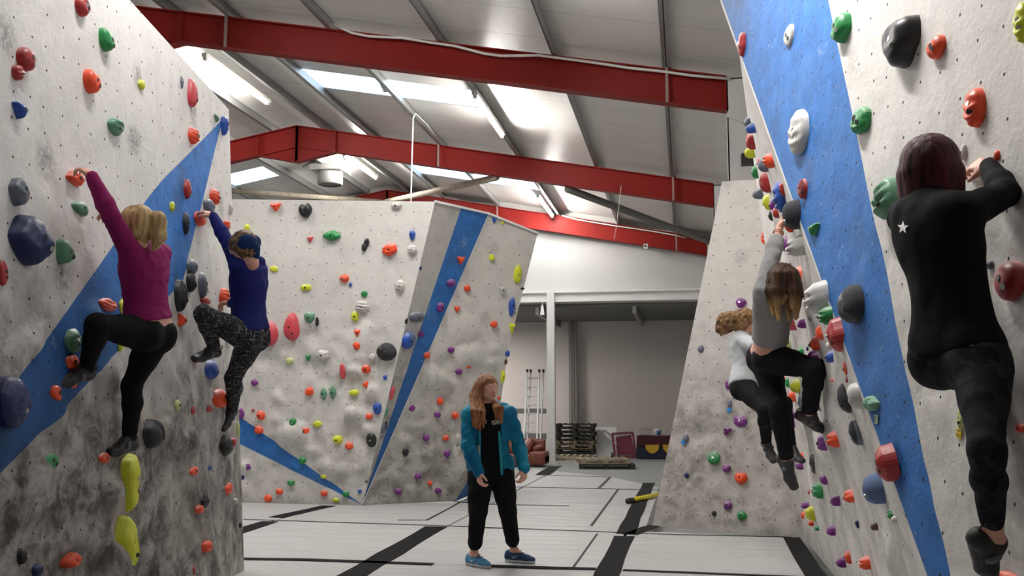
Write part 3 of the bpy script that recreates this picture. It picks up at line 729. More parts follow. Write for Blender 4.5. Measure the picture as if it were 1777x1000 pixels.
L_ = '''142 11 32 38 D m -25|184 72 36 42 G t -35|46 103 38 42 D o|32 126 24 28 D r -40|160 141 32 42 R h 10|36 190 30 32 B v 0|245 147 17 18 Y b|202 221 32 30 g j|315 143 9 24 S o
333 165 24 52 I c|376 205 14 14 g v|389 217 18 36 B t 180|335 236 20 30 R r|133 309 34 26 R b|34 332 36 54 S b -30|325 328 16 38 D l|372 342 18 30 R r|362 358 20 30 S b|348 380 22 26 R o
140 361 32 26 g c 150|299 359 9 18 Y b|284 388 13 24 Y t|323 388 14 42 K l|55 417 70 88 b b|112 439 32 46 g t -30|4 474 22 48 D o|333 463 20 28 S o|332 489 18 40 K m|313 513 26 60 K m|352 495 18 46 S o
187 529 38 24 R r|215 532 20 28 Y x|209 598 16 26 Y x|357 522 20 16 D o|388 515 18 32 R r|316 556 20 24 R v 30|127 592 36 44 g x|124 628 26 28 R b|95 682 26 34 R t 150|126 668 18 14 R b
378 581 8 14 D b|338 627 10 8 R b|367 642 24 36 B o|395 587 12 40 W o|308 704 13 22 y x|307 675 6 8 K b|335 712 10 16 D x|363 710 12 12 D b|365 682 10 24 W o|382 692 24 36 R o|22 700 66 92 b x
267 753 32 54 K m|391 773 20 40 K o|405 767 8 16 D b|413 745 6 30 y o|84 802 44 34 G o|181 795 22 20 R b|228 837 34 108 Y b|221 948 40 110 Y b|336 818 18 18 R b|365 812 7 9 B b|394 849 20 24 R b
357 870 16 22 K x|348 884 13 16 R b|360 949 16 22 R b|127 973 30 28 R b|409 870 6 12 W o|417 912 5 12 K o|66 990 20 24 b b|40 965 18 28 K b|336 990 7 18 D b|400 363 8 24 W o|394 391 12 18 R b'''
B_ = '''478 358 22 18 R v|529 364 24 26 K h|428 395 10 12 Y o 30|538 415 13 14 I v|575 409 34 20 G l 10|634 425 16 26 K n 45|676 433 28 22 R b|715 407 14 20 B t 180|715 433 20 18 W r|476 467 17 12 Y b|531 499 24 14 Y l -45
597 483 18 15 R b|608 494 6 7 B b|632 510 13 12 G b|694 496 20 22 W r|628 532 26 22 W r|616 549 15 20 Y o -20|466 578 34 46 I o 30|505 570 34 52 I t 10|537 551 20 22 g c -60|550 558 5 18 K o 15|621 577 17 18 R v
620 600 17 16 R b|670 611 36 34 K m|428 624 12 12 P b|502 626 13 12 y b|534 620 10 14 G v|559 616 24 18 W b|441 664 13 12 P b|594 644 9 30 I o 35|635 641 16 18 R b|635 668 14 17 R v 90|536 680 16 17 R b
561 683 13 24 g l|577 681 13 26 g l|613 682 17 11 Y o -20|668 655 8 10 B o|646 620 14 14 W o|418 718 12 22 P b|452 720 17 18 R b|449 746 17 16 R b|508 733 17 20 G t 180|551 736 17 13 Y b 30|529 748 20 18 R b|492 765 18 12 D v
585 763 20 15 Y b|605 774 15 14 R b|608 717 26 26 W o|654 709 18 22 B x|640 723 14 12 R b|644 763 20 28 K o|525 799 14 14 G b|562 827 12 9 Y b|600 857 13 13 G o|430 810 13 13 P b|421 828 8 14 b b|505 838 14 12 G b|484 853 14 12 R b
465 865 16 13 R b|562 856 14 12 R b|582 868 13 9 Y b|624 853 8 8 B b|439 712 6 5 D b|687 357 20 14 W b|636 836 5 5 N b|730 465 5 6 b b|724 550 28 20 S o|710 590 24 34 B m|706 558 4 12 K o 10|783 491 17 16 P b|765 533 15 18 P b
800 450 16 17 R v|731 580 12 12 P b|741 616 12 13 R b|681 682 7 26 I o 12|671 714 5 20 g o 10|667 741 11 26 S m 15'''
C_ = '''811 500 13 13 R b|793 536 13 14 R v|783 607 13 13 P o|797 622 12 13 R b|812 634 13 13 R b|797 645 13 12 P b|747 659 20 18 P h -40|764 696 14 15 R b|715 708 13 12 P b|759 719 13 13 P b|790 721 14 15 R b|740 760 13 12 P b|774 760 12 11 R b
776 787 12 15 P b|793 775 14 46 W x 10|794 823 14 12 R b|726 826 13 13 P b|747 839 8 8 R b|761 852 12 10 P b|692 853 13 13 P b|704 785 12 16 K b|858 381 10 13 B v|872 387 6 7 Y o|854 447 10 13 Y b|899 476 15 34 Y o 25|907 501 8 5 K o -40
889 532 13 38 B l 15|889 568 14 22 Y v|858 563 13 13 R b|872 503 12 18 W v 0|881 613 9 13 B b|873 654 9 24 Y o 15|866 690 6 8 R b|878 628 6 12 N b|808 711 8 8 P b'''
F_ = '''1216 606 13 14 S o|1285 526 20 19 P b|1263 668 11 17 P b|1266 701 9 13 S o|1285 731 26 23 P x|1261 747 19 18 P v 20|1190 761 10 15 S o 30|1239 795 26 24 G x|1260 813 16 15 P b|1285 829 22 22 R h|1191 825 9 10 b o|1262 877 18 16 P b
1287 895 18 17 G o|1239 891 9 10 K o|1327 412 15 24 R r|1321 731 7 7 R b|1309 708 14 9 y b'''
A_ = '''1298 211 13 20 S b|1305 222 19 18 B b|1303 244 15 28 D b|1302 263 19 22 Y o|1334 278 18 26 R r|1325 286 17 24 S o|1311 298 12 22 G o|1318 283 8 18 I b|1328 316 17 38 D b|1353 341 22 56 B r|1357 328 9 26 D b|1319 335 20 20 S b|1332 350 15 28 Y b
1341 355 11 20 P b|1346 369 10 20 D o|1340 373 12 20 K o|1384 360 28 54 K m|1368 389 13 28 R v|1364 424 16 28 P c|1383 424 32 36 W r|1387 480 17 40 R x|1372 458 9 6 S b|1412 550 15 26 S l|1369 552 14 38 I b|1359 568 8 15 R b|1392 561 14 17 P b
1422 576 20 26 R x|1415 597 15 26 R b|1443 538 24 34 G r|1450 583 26 58 D x|1364 596 18 26 y o|1390 609 15 16 G x|1402 605 6 9 b o|1413 618 17 25 P b|1442 618 17 22 B b|1438 600 9 16 W o|1467 640 7 30 R l|1472 660 7 22 D l|1447 659 9 7 R b|1468 690 26 58 K m
1483 687 22 48 W o|1381 669 17 25 Y o|1368 664 10 18 G b|1358 659 12 12 R b|1376 687 14 22 R o|1397 672 8 26 I b|1393 700 14 40 S o|1423 700 12 30 K l|1375 719 10 16 P b|1373 735 12 15 P b|1448 761 23 30 R r|1427 768 16 28 P b|1484 750 20 50 S m
1389 793 11 14 R b|1388 808 12 15 P b|1411 805 11 38 K l|1431 832 14 19 P b|1421 850 20 30 G r|1406 854 8 10 D b|1450 869 15 19 P b|1474 861 18 23 R b|1397 877 12 13 P b|1408 891 18 28 Y b|1395 894 9 14 R b|1408 908 10 11 R b|1419 917 10 10 G b
1443 921 14 17 P b|1488 908 8 18 b v|1517 913 12 16 N o|1460 976 14 18 P b|1473 966 15 24 R b|1502 976 20 24 R r|1531 803 32 62 D x|1517 847 36 58 B m|1544 892 12 20 G x|1552 902 11 14 W o|1418 515 36 54 W r'''
N_ = '''1287 77 22 44 D x|1369 63 27 38 W c 40|1461 48 42 50 G b|1564 73 76 84 K b|1624 81 38 40 R h|1773 38 34 76 Y r|1691 186 44 72 R r|1492 208 44 50 G x|1385 229 44 80 W r|1540 345 48 78 g r -30|1412 397 24 24 G v|1393 328 18 38 D m|1481 528 46 76 K m
1718 460 14 18 S o|1753 488 58 72 D o|1730 270 14 20 R o|1712 298 18 20 R o|1672 264 14 30 W o|1668 727 16 42 y b -10|1692 812 12 42 Y l|1771 743 22 18 R o|1748 1004 56 24 R b|1512 700 30 28 g b'''
for wl, txt in (('L', L_), ('B', B_), ('C', C_), ('F', F_), ('A', A_), ('N', N_)):
    for rec in txt.replace('\n', '|').split('|'):
        q = rec.split()
        hold(wl, float(q[0]), float(q[1]), float(q[2]), float(q[3]), q[4], q[5], float(q[6]) if len(q) > 6 else 0)
# ------------------------------------------------------------------ people: smooth-blended bodies
def nv3(v): return np.array(v, dtype=np.float64)
def sdf_mesh(prims, h=.008, cuts=(), pad=.03, disp=None, smooth=2):
    """prims: (a, b, ra, rb, blend[, mode]) round cones; smooth union, meshed with surface nets"""
    P = [(nv3(a), nv3(b), ra, rb, k_, (m[0] if m else '+')) for a, b, ra, rb, k_, *m in prims]
    pos = [p for p in P if p[5] == '+']
    lo = np.min([np.minimum(p[0] - p[2], p[1] - p[3]) for p in pos], 0) - pad; hi = np.max([np.maximum(p[0] + p[2], p[1] + p[3]) for p in pos], 0) + pad
    n = np.ceil((hi - lo) / h).astype(int) + 1
    Fd = np.full(n, .2, np.float32)
    ax = [lo[i] + np.arange(n[i]) * h for i in range(3)]
    for a, b, ra, rb, k_, mode in P:
        m = k_ + 4 * h + .01
        l2 = np.minimum(a - ra, b - rb) - m; h2 = np.maximum(a + ra, b + rb) + m
        i0 = np.clip(np.floor((l2 - lo) / h).astype(int), 0, n - 1); i1 = np.clip(np.ceil((h2 - lo) / h).astype(int) + 1, 1, n)
        if np.any(i1 <= i0): continue
        X = ax[0][i0[0]:i1[0], None, None]; Y = ax[1][None, i0[1]:i1[1], None]; Z = ax[2][None, None, i0[2]:i1[2]]
        ba = b - a; L2 = max(1e-9, ba @ ba)
        t = np.clip(((X - a[0]) * ba[0] + (Y - a[1]) * ba[1] + (Z - a[2]) * ba[2]) / L2, 0, 1)
        d = np.sqrt((X - a[0] - t * ba[0]) ** 2 + (Y - a[1] - t * ba[1]) ** 2 + (Z - a[2] - t * ba[2]) ** 2) - (ra + (rb - ra) * t)
        S = Fd[i0[0]:i1[0], i0[1]:i1[1], i0[2]:i1[2]]
        if mode == '+':
            hh = np.clip(.5 + .5 * (S - d) / k_, 0, 1); S[...] = S * (1 - hh) + d * hh - k_ * hh * (1 - hh)
        else:
            hh = np.clip(.5 - .5 * (S + d) / k_, 0, 1); S[...] = S * (1 - hh) - d * hh + k_ * hh * (1 - hh)
    for p, nn in cuts:
        p = nv3(p); nn = nv3(nn); D = (ax[0][:, None, None] - p[0]) * nn[0] + (ax[1][None, :, None] - p[1]) * nn[1] + (ax[2][None, None, :] - p[2]) * nn[2]
        Fd = np.maximum(Fd, D.astype(np.float32))
    ins = Fd < 0
    c = [ins[dx:n[0] - 1 + dx, dy:n[1] - 1 + dy, dz:n[2] - 1 + dz] for dx in (0, 1) for dy in (0, 1) for dz in (0, 1)]
    s = sum(x.astype(np.int8) for x in c); act = (s > 0) & (s < 8)
    idx = np.argwhere(act); vid = np.full(act.shape, -1, np.int64); vid[tuple(idx.T)] = np.arange(len(idx))
    acc = np.zeros((len(idx), 3)); cnt = np.zeros(len(idx))
    corners = [(0, 0, 0), (1, 0, 0), (0, 1, 0), (1, 1, 0), (0, 0, 1), (1, 0, 1), (0, 1, 1), (1, 1, 1)]
    for i in range(8):
        for j in range(i + 1, 8):
            ca, cb = np.array(corners[i]), np.array(corners[j])
            if np.abs(ca - cb).sum() != 1: continue
            fa = Fd[tuple((idx + ca).T)]; fb = Fd[tuple((idx + cb).T)]; m = (fa < 0) != (fb < 0)
            t = fa[m] / (fa[m] - fb[m]); acc[m] += ca + (cb - ca) * t[:, None]; cnt[m] += 1
    vs = lo + (idx + acc / cnt[:, None]) * h
    fs = []
    for axis in range(3):
        o = [1, 1, 1]; o[axis] = 0
        sl0 = tuple(slice(1, None) if q != axis else slice(0, n[q] - 1) for q in range(3))
        a_ = ins[tuple(slice(1, n[q] - 1) if q != axis else slice(0, n[q] - 1) for q in range(3))]
        b_ = ins[tuple(slice(1, n[q] - 1) if q != axis else slice(1, n[q]) for q in range(3))]
        for flip, m in ((0, a_ & ~b_), (1, ~a_ & b_)):
            e = np.argwhere(m)
            if not len(e): continue
            base = e.copy()
            for q in range(3):
                if q != axis: base[:, q] += 1
            u_, v_ = [q for q in range(3) if q != axis]; U = np.zeros(3, int); W = np.zeros(3, int); U[u_] = 1; W[v_] = 1
            q0 = vid[tuple((base - U - W).T)]; q1 = vid[tuple((base - W).T)]; q2 = vid[tuple(base.T)]; q3 = vid[tuple((base - U).T)]
            f = np.stack([q0, q1, q2, q3], 1)
            if (axis == 1) ^ bool(flip): f = f[:, ::-1]
            fs.append(f)
    fs = np.concatenate(fs)
    e = np.concatenate([fs[:, [0, 1]], fs[:, [1, 2]], fs[:, [2, 3]], fs[:, [3, 0]]])
    for _ in range(smooth):
        sm = np.zeros_like(vs); ct = np.zeros(len(vs))
        for q in range(3): sm[:, q] = np.bincount(e[:, 0], vs[e[:, 1], q], len(vs)) + np.bincount(e[:, 1], vs[e[:, 0], q], len(vs))
        ct = np.bincount(e[:, 0], minlength=len(vs)) + np.bincount(e[:, 1], minlength=len(vs)); vs = vs * .5 + .5 * sm / ct[:, None]
    if disp is not None:
        nn = np.zeros_like(vs); fn = np.cross(vs[fs[:, 2]] - vs[fs[:, 0]], vs[fs[:, 3]] - vs[fs[:, 1]])
        for q in range(4):
            for w_ in range(3): nn[:, w_] += np.bincount(fs[:, q], fn[:, w_], len(vs))
        nn /= np.linalg.norm(nn, axis=1)[:, None] + 1e-9
        vs = vs + nn * np.array([disp(Vector(p)) for p in vs])[:, None]
    return vs, fs
def add_sdf(name, prims, mat, parent, **kw):
    vs, fs = sdf_mesh(prims, **kw)
    me = bpy.data.meshes.new(name); me.vertices.add(len(vs)); me.vertices.foreach_set('co', vs.astype(np.float32).ravel())
    me.loops.add(len(fs) * 4); me.polygons.add(len(fs)); me.loops.foreach_set('vertex_index', fs.astype(np.int32).ravel())
    me.polygons.foreach_set('loop_start', np.arange(0, len(fs) * 4, 4, dtype=np.int32)); me.update(calc_edges=True); me.validate()
    me.polygons.foreach_set('use_smooth', [True] * len(me.polygons)); me.materials.append(mat)
    o = bpy.data.objects.new(name, me); COL.objects.link(o)
    if parent:
        o.parent = parent
        me.transform(Matrix.Translation(-wloc(parent)))
    return o
def jt(px, py, par, L, sg):
    """joint on the sight line of px,py at distance L from its parent joint; sg +1 far side, -1 near side"""
    d = ray(px, py).normalized(); w_ = par - CAM; b_ = d.dot(w_); c = w_.dot(w_) - L * L; D_ = b_ * b_ - c
    return CAM + d * (b_ + (sg * math.sqrt(D_) if D_ > 0 else 0))
def folds(amp, sc, seed, st=(1, 1, 1)):
    def f(p):
        q = Vector((p.x * st[0], p.y * st[1], p.z * st[2])) * sc + Vector((seed, seed * 2.1, 0))
        return amp * (1 - 2.2 * abs(noise.noise(q))) * (.6 + noise.noise(p * 3 + Vector((0, 0, seed)))) + amp * .4 * noise.noise(q * 2.3)
    return f
def fabric(name, col, rough=.85, sc=60, b=.3, var=.2, extra=None):
    m, nt, bs = newmat(name); g = NT(nt); c = g.coord('Object'); n = g.noise(c, 5, 3); n2 = g.noise(c, sc, 3)
    cc = g.mix(n, tuple(x * (1 - var) for x in col), tuple(min(1, x * (1 + var)) for x in col))
    if extra: cc = extra(g, c, cc)
    g.link(cc, bs.inputs['Base Color']); bs.inputs['Roughness'].default_value = rough; bs.inputs['Specular IOR Level'].default_value = .10
    g.bump(n2, b, .003, bs); return m
def skin_mat(name, col):
    m, nt, b = newmat(name); g = NT(nt); c = g.coord('Object'); n = g.noise(c, 9, 4)
    g.link(g.mix(n, col, (min(1, col[0] * 1.1), col[1] * .86, col[2] * .8)), b.inputs['Base Color']); b.inputs['Roughness'].default_value = .5
    b.inputs['Subsurface Weight'].default_value = .12; b.inputs['Subsurface Radius'].default_value = (.02, .008, .004); b.inputs['Subsurface Scale'].default_value = .3
    g.bump(g.noise(c, 80, 3), .12, .002, b); return m
def hair_mat(name, a, b_, tip=None, zr_=None, st=(40, 40, 3)):
    m, nt, b = newmat(name); g = NT(nt); c = g.coord('Object'); n = g.noise(g.scale(c, st), 1.0, 5, .6, .3)
    col = g.mix(g.ramp(n, .3, .7), a, b_)
    if tip:
        sp = g.n('ShaderNodeSeparateXYZ'); g.link(c, sp.inputs[0]); col = g.mix(g.math('MULTIPLY', g.ramp(sp.outputs[2], zr_[0], zr_[1], 1, 0), g.ramp(n, .25, .6, .3, 1)), col, tip)
    g.link(col, b.inputs['Base Color']); b.inputs['Roughness'].default_value = .5; b.inputs['Specular IOR Level'].default_value = .22
    g.bump(n, .8, .012, b); return m
def hand_prims(wrist, tip_dir, palm, side, s=1.0, curl=(.5, .7, .5), spread=.06, grip=None):
    """palm with four fingers of unequal length and a thumb leaving its side; palm = direction the palm faces; side = direction of the thumb"""
    d = tip_dir.normalized(); pn = (palm - d * palm.dot(d)).normalized(); sd = (side - d * side.dot(d)); sd = (sd - pn * sd.dot(pn)).normalized()
    pr = [(wrist, wrist + d * .02 * s, .024 * s, .024 * s, .012)]
    Lf = ((.041, .026, .020), (.045, .029, .022), (.042, .027, .021), (.033, .021, .018))
    for i, L in enumerate(Lf):
        off = (1.5 - i) * .0205 * s; kn = wrist + d * (.088 - .006 * abs(i - 1)) * s + sd * off
        pr.append((wrist + d * .018 * s + sd * off * .55, kn, .0145 * s, .0115 * s, .012))
        p = kn; dd = (d + sd * spread * (1.5 - i)).normalized(); ang = 0
        for j in range(3):
            ang += curl[j] + .06 * i; dir_ = (dd * math.cos(ang) + pn * math.sin(ang)).normalized(); q = p + dir_ * L[j] * s
            pr.append((p, q, (.0098 - j * .0008) * s, (.0090 - j * .0010) * s, .003)); p = q
    b0 = wrist + d * .022 * s + sd * .022 * s; b1 = b0 + (d * .6 + sd * .75 + pn * .25).normalized() * .04 * s
    b2 = b1 + (d * .9 + sd * .25 + pn * (.3 + .5 * curl[0])).normalized() * .031 * s; b3 = b2 + (d * .9 - sd * .1 + pn * (.4 + .6 * curl[0])).normalized() * .024 * s
    pr += [(b0, b1, .016 * s, .012 * s, .012), (b1, b2, .0118 * s, .0102 * s, .004), (b2, b3, .0102 * s, .0085 * s, .003)]
    return pr
def head_prims(c, f, up, s=1.0, face=True):
    """c head centre; f facing direction; up crown direction"""
    up = up.normalized(); f = (f - up * f.dot(up)).normalized(); r = f.cross(up)
    P = lambda a, b, d: c + (r * a + up * b + f * d) * s
    pr = [(P(0, .035, -.022), P(0, .03, .02), .083 * s, .074 * s, .03), (P(0, -.02, .028), P(0, -.088, .062), .058 * s, .026 * s, .03),
          (P(-.03, -.055, .03), P(.03, -.055, .03), .034 * s, .034 * s, .03), (P(-.035, -.005, .055), P(.035, -.005, .055), .03 * s, .03 * s, .02),
          (P(0, -.05, -.02), P(0, -.13, -.045), .055 * s, .05 * s, .03)]
    if face:
        pr += [(P(0, .012, .088), P(0, -.022, .106), .008 * s, .0105 * s, .012), (P(-.010, -.026, .096), P(.010, -.026, .096), .008 * s, .008 * s, .006),
               (P(-.032, .012, .102), P(-.030, .012, .102), .014 * s, .014 * s, .012, '-'), (P(.032, .012, .102), P(.030, .012, .102), .014 * s, .014 * s, .012, '-'),
               (P(-.036, .030, .078), P(.036, .030, .078), .012 * s, .012 * s, .012),
               (P(-.016, -.052, .088), P(.016, -.052, .088), .0085 * s, .0085 * s, .005), (P(-.012, -.062, .087), P(.012, -.062, .087), .0085 * s, .0085 * s, .005),
               (P(0, -.057, .099), P(0, -.057, .099), .0022 * s, .0022 * s, .002, '-'),
               (P(0, -.085, .072), P(0, -.085, .078), .017 * s, .014 * s, .012)]
        for sx in (-1, 1): pr += [(P(.083 * sx, .012, -.008), P(.078 * sx, -.026, -.002), .013 * s, .010 * s, .006)]
    return pr, P
def body(J, s=1.0, belly=1.0, hip=1.0):
    """continuous body primitives from joints"""
    sl, sr, hl, hr, nk = J['sL'], J['sR'], J['hL'], J['hR'], J['neck']
    mid = lambda a, b, t=.5: a.lerp(b, t)
    pel = mid(hl, hr); ax = (nk - pel).normalized(); rt_ = (sr - sl).normalized(); fw_ = ax.cross(rt_) * -1
    fw_ = rt_.cross(ax) * -1 if False else ax.cross(rt_)
    T = []
    def row(t, half, r, fo=0, k_=.05, hm=None):
        c_ = pel.lerp(nk, t) + fw_ * fo; dirn = (hr - hl).normalized().lerp(rt_, min(1, max(0, t))).normalized()
        T.append((c_ - dirn * half * s, c_ + dirn * half * s, r * s, r * s, k_))
    row(0, .075 * hip, .098, -.012); row(.12, .075 * hip, .094, -.008); row(.3, .055, .086, .0); row(.48, .055, .084, .008); row(.66, .07, .09, .005); row(.8, .09, .085, 0)
    row(.93, .085, .062, -.01); T.append((mid(sl, nk, .15), mid(sr, nk, .15), .052 * s, .052 * s, .05))
    T.append((pel.lerp(nk, .2), pel.lerp(nk, .8), .085 * s, .09 * s, .05))
    A = []
    for q in 'LR':
        A.append((J['s' + q], J['e' + q], .050 * s, .036 * s, .03)); fm = J['e' + q].lerp(J['w' + q], .3)
        A.append((J['e' + q], fm, .037 * s, .038 * s, .015)); A.append((fm, J['w' + q], .038 * s, .024 * s, .02))
    G = []
    for q in 'LR':
        hp, kn, an = J['h' + q], J['k' + q], J['a' + q]
        G.append((hp, kn, .088 * s * hip, .052 * s, .03)); G.append((hp.lerp(kn, .1), hp.lerp(kn, .5), .088 * s * hip, .072 * s, .03))
        back = ((hp - kn).normalized() + (an - kn).normalized()); back = back.normalized() if back.length > .15 else -fw_
        cf = kn.lerp(an, .32) + back * .014 * s
        G.append((kn, cf, .050 * s, .050 * s, .02)); G.append((cf, an, .050 * s, .033 * s, .03)); G.append((kn, kn.lerp(an, .1), .052 * s, .05 * s, .02))
    # buttocks
    for q in 'LR': G.append((J['h' + q] - fw_ * .035 * s, J['h' + q] - fw_ * .035 * s - ax * .02 * s, .085 * s * hip, .085 * s * hip, .03))
    N = [(nk - ax * .01, J['head'].lerp(nk, .45), .056 * s, .052 * s, .025)]
    return T, A, G, N, fw_, ax
def grow(pr, o, k_=None): return [(a, b, ra + o, rb + o, k_ or k) for a, b, ra, rb, k in [p[:5] for p in pr]]
def foot_frame(kn, an, toe):
    t = (toe - an).normalized(); dn = (an - kn).normalized(); dn = (dn - t * dn.dot(t)); dn = dn.normalized() if dn.length > .1 else Vector((0, 0, -1)); return t, dn, t.cross(dn)
def foot_prims(kn, an, toe, s=1.0, o=0.0):
    t, dn, sd = foot_frame(kn, an, toe)
    heel = an + dn * .045 * s - t * .04 * s; ball = an + t * .105 * s + dn * .062 * s; tp = an + t * .175 * s + dn * .066 * s
    return [(an, heel + dn * .0, .033 * s + o, .030 * s + o, .02), (an + t * .02, ball, .034 * s + o, .024 * s + o, .02), (heel, ball, .026 * s + o, .026 * s + o, .02),
            (ball - sd * .018 * s, tp - sd * .010 * s, .022 * s + o, .018 * s + o, .02), (ball + sd * .018 * s, tp + sd * .016 * s, .022 * s + o, .015 * s + o, .02)]
def lens(J, nm):
    f = lambda a, b: (J[a] - J[b]).length
    print('LEN', nm, 'torso %.2f' % (J['neck'] - (J['hL'] + J['hR']) / 2).length, 'sh %.2f hip %.2f' % (f('sL', 'sR'), f('hL', 'hR')),
          *['%s:ua %.2f fa %.2f th %.2f sh %.2f' % (q, f('s' + q, 'e' + q), f('e' + q, 'w' + q), f('h' + q, 'k' + q), f('k' + q, 'a' + q)) for q in 'LR'])
def offwall(nm, J, wl):
    for q in J:
        P, n = cast(wl, *proj(J[q])); print('OFF', nm, q, '%.2f' % (J[q] - P).dot(n), [round(x, 2) for x in J[q]])
def climbing_shoe(kn, an, toe, s, mat, par, lab='black climbing shoe'):
    t, dn, sd = foot_frame(kn, an, toe)
    fp = foot_prims(kn, an, toe, s, .007); fp[0] = (an + dn * .012 * s, fp[0][1], .038 * s, .038 * s, .02)
    sh = add_sdf('climbing_shoe', fp, mat, par, h=.006)
    heel = an + dn * .045 * s - t * .04 * s; tp = an + t * .185 * s + dn * .07 * s
    add_sdf('rubber_sole', [(heel + dn * .022 * s, an + t * .1 * s + dn * .085 * s, .020 * s, .020 * s, .01), (an + t * .1 * s + dn * .080 * s, tp, .026 * s, .016 * s, .01)], M_rubber, sh, h=.006)
    c_ = an + t * .045 * s + dn * .034 * s; add_sdf('strap', [(c_ - sd * .014 * s, c_ + sd * .014 * s, .038 * s, .038 * s, .01)], M_strapg, sh, h=.006, cuts=[(c_ + t * .014, t), (c_ - t * .014, -t)])
    MB().tube([heel - t * .028 * s, heel - t * .05 * s - dn * .03 * s, heel - t * .035 * s - dn * .055 * s], .004, 6).build('pull_tab', M_rubber, sh)
    return sh
M_strapg = simple('grey_webbing', (.13, .13, .135), .7)
M_rubber = simple('black_rubber', (.018, .018, .02), .5, sc=30, bump=.2)
def mk(pel, Ls, pts):
    """pts: name, px, py, parent, length, side"""
    J = {'pel': pel}
    for nm, x, y, par, L, sg in pts: J[nm] = jt(x, y, J[par], L * Ls, sg)
    return J
# --- woman in the magenta top
J1 = mk(PY(258, 576, 5.42), .94, [('neck', 248, 430, 'pel', .50, -1), ('head', 233, 393, 'neck', .17, -1), ('sL', 226, 438, 'neck', .17, -1), ('sR', 278, 441, 'neck', .17, 1),
    ('eL', 193, 375, 'sL', .29, -1), ('wL', 160, 308, 'eL', .25, 1), ('eR', 226, 436, 'sR', .29, -1), ('wR', 207, 386, 'eR', .24, 1),
    ('hL', 244, 578, 'pel', .09, -1), ('hR', 270, 580, 'pel', .09, 1), ('kL', 168, 563, 'hL', .41, -1), ('aL', 150, 640, 'kL', .39, 1), ('kR', 229, 668, 'hR', .41, 1), ('aR', 224, 762, 'kR', .39, 1),
    ('tL', 112, 652, 'aL', .17, -1), ('tR', 185, 778, 'aR', .17, -1)])
J2 = mk(PY(431, 582, 7.12), 1.0, [('neck', 432, 458, 'pel', .54, -1), ('head', 421, 432, 'neck', .17, -1), ('sL', 414, 463, 'neck', .17, -1), ('sR', 446, 468, 'neck', .16, 1),
    ('eL', 391, 414, 'sL', .29, 1), ('wL', 370, 376, 'eL', .25, 1), ('eR', 428, 512, 'sR', .29, -1), ('wR', 402, 526, 'eR', .25, 1),
    ('hL', 423, 583, 'pel', .09, -1), ('hR', 440, 583, 'pel', .09, 1), ('kL', 353, 545, 'hL', .42, -1), ('aL', 372, 604, 'kL', .40, 1), ('kR', 405, 655, 'hR', .42, 1), ('aR', 402, 712, 'kR', .40, 1),
    ('tL', 342, 618, 'aL', .17, -1), ('tR', 388, 732, 'aR', .17, -1)])
J4 = mk(PY(1332, 616, 7.1), .96, [('neck', 1342, 512, 'pel', .50, -1), ('head', 1357, 492, 'neck', .17, -1), ('sR', 1326, 508, 'neck', .16, -1), ('sL', 1354, 512, 'neck', .16, 1),
    ('eR', 1340, 443, 'sR', .29, 1), ('wR', 1353, 396, 'eR', .25, 1), ('eL', 1362, 548, 'sL', .28, 1), ('wL', 1374, 505, 'eL', .25, 1),
    ('hR', 1338, 622, 'pel', .09, -1), ('hL', 1326, 622, 'pel', .09, 1), ('kR', 1416, 640, 'hR', .41, -1), ('aR', 1404, 718, 'kR', .39, 1), ('kL', 1352, 706, 'hL', .41, -1), ('aL', 1366, 800, 'kL', .39, 1),
    ('tR', 1440, 736, 'aR', .17, 1), ('tL', 1386, 838, 'aL', .17, -1)])
J5 = mk(PY(1293, 668, 8.9), .95, [('neck', 1290, 585, 'pel', .48, 1), ('head', 1296, 562, 'neck', .16, -1), ('sR', 1286, 590, 'neck', .16, -1), ('sL', 1304, 590, 'neck', .16, 1),
    ('eR', 1310, 600, 'sR', .29, -1), ('wR', 1334, 578, 'eR', .25, 1), ('eL', 1330, 600, 'sL', .28, 1), ('wL', 1350, 570, 'eL', .24, 1),
    ('hR', 1291, 672, 'pel', .09, -1), ('hL', 1301, 672, 'pel', .09, 1), ('kR', 1328, 712, 'hR', .41, -1), ('aR', 1330, 768, 'kR', .39, 1), ('kL', 1362, 700, 'hL', .41, 1), ('aL', 1374, 778, 'kL', .39, 1),
    ('tR', 1342, 790, 'aR', .17, -1), ('tL', 1392, 788, 'aL', .17, -1)])
J6 = mk(PY(1668, 612, 3.75), .99, [('neck', 1612, 352, 'pel', .58, 1), ('head', 1617, 306, 'neck', .16, 1), ('sL', 1571, 378, 'neck', .17, 1), ('sR', 1672, 372, 'neck', .17, -1),
    ('eR', 1744, 335, 'sR', .28, 1), ('wR', 1718, 290, 'eR', .24, 1), ('eL', 1640, 400, 'sL', .29, 1), ('wL', 1688, 338, 'eL', .25, 1),
    ('hL', 1634, 622, 'pel', .10, 1), ('hR', 1704, 628, 'pel', .10, -1), ('kL', 1704, 655, 'hL', .34, 1), ('aL', 1716, 800, 'kL', .38, -1), ('kR', 1712, 780, 'hR', .41, -1), ('aR', 1724, 935, 'kR', .41, 1),
    ('tL', 1718, 850, 'aL', .15, -1), ('tR', 1748, 985, 'aR', .17, 1)])

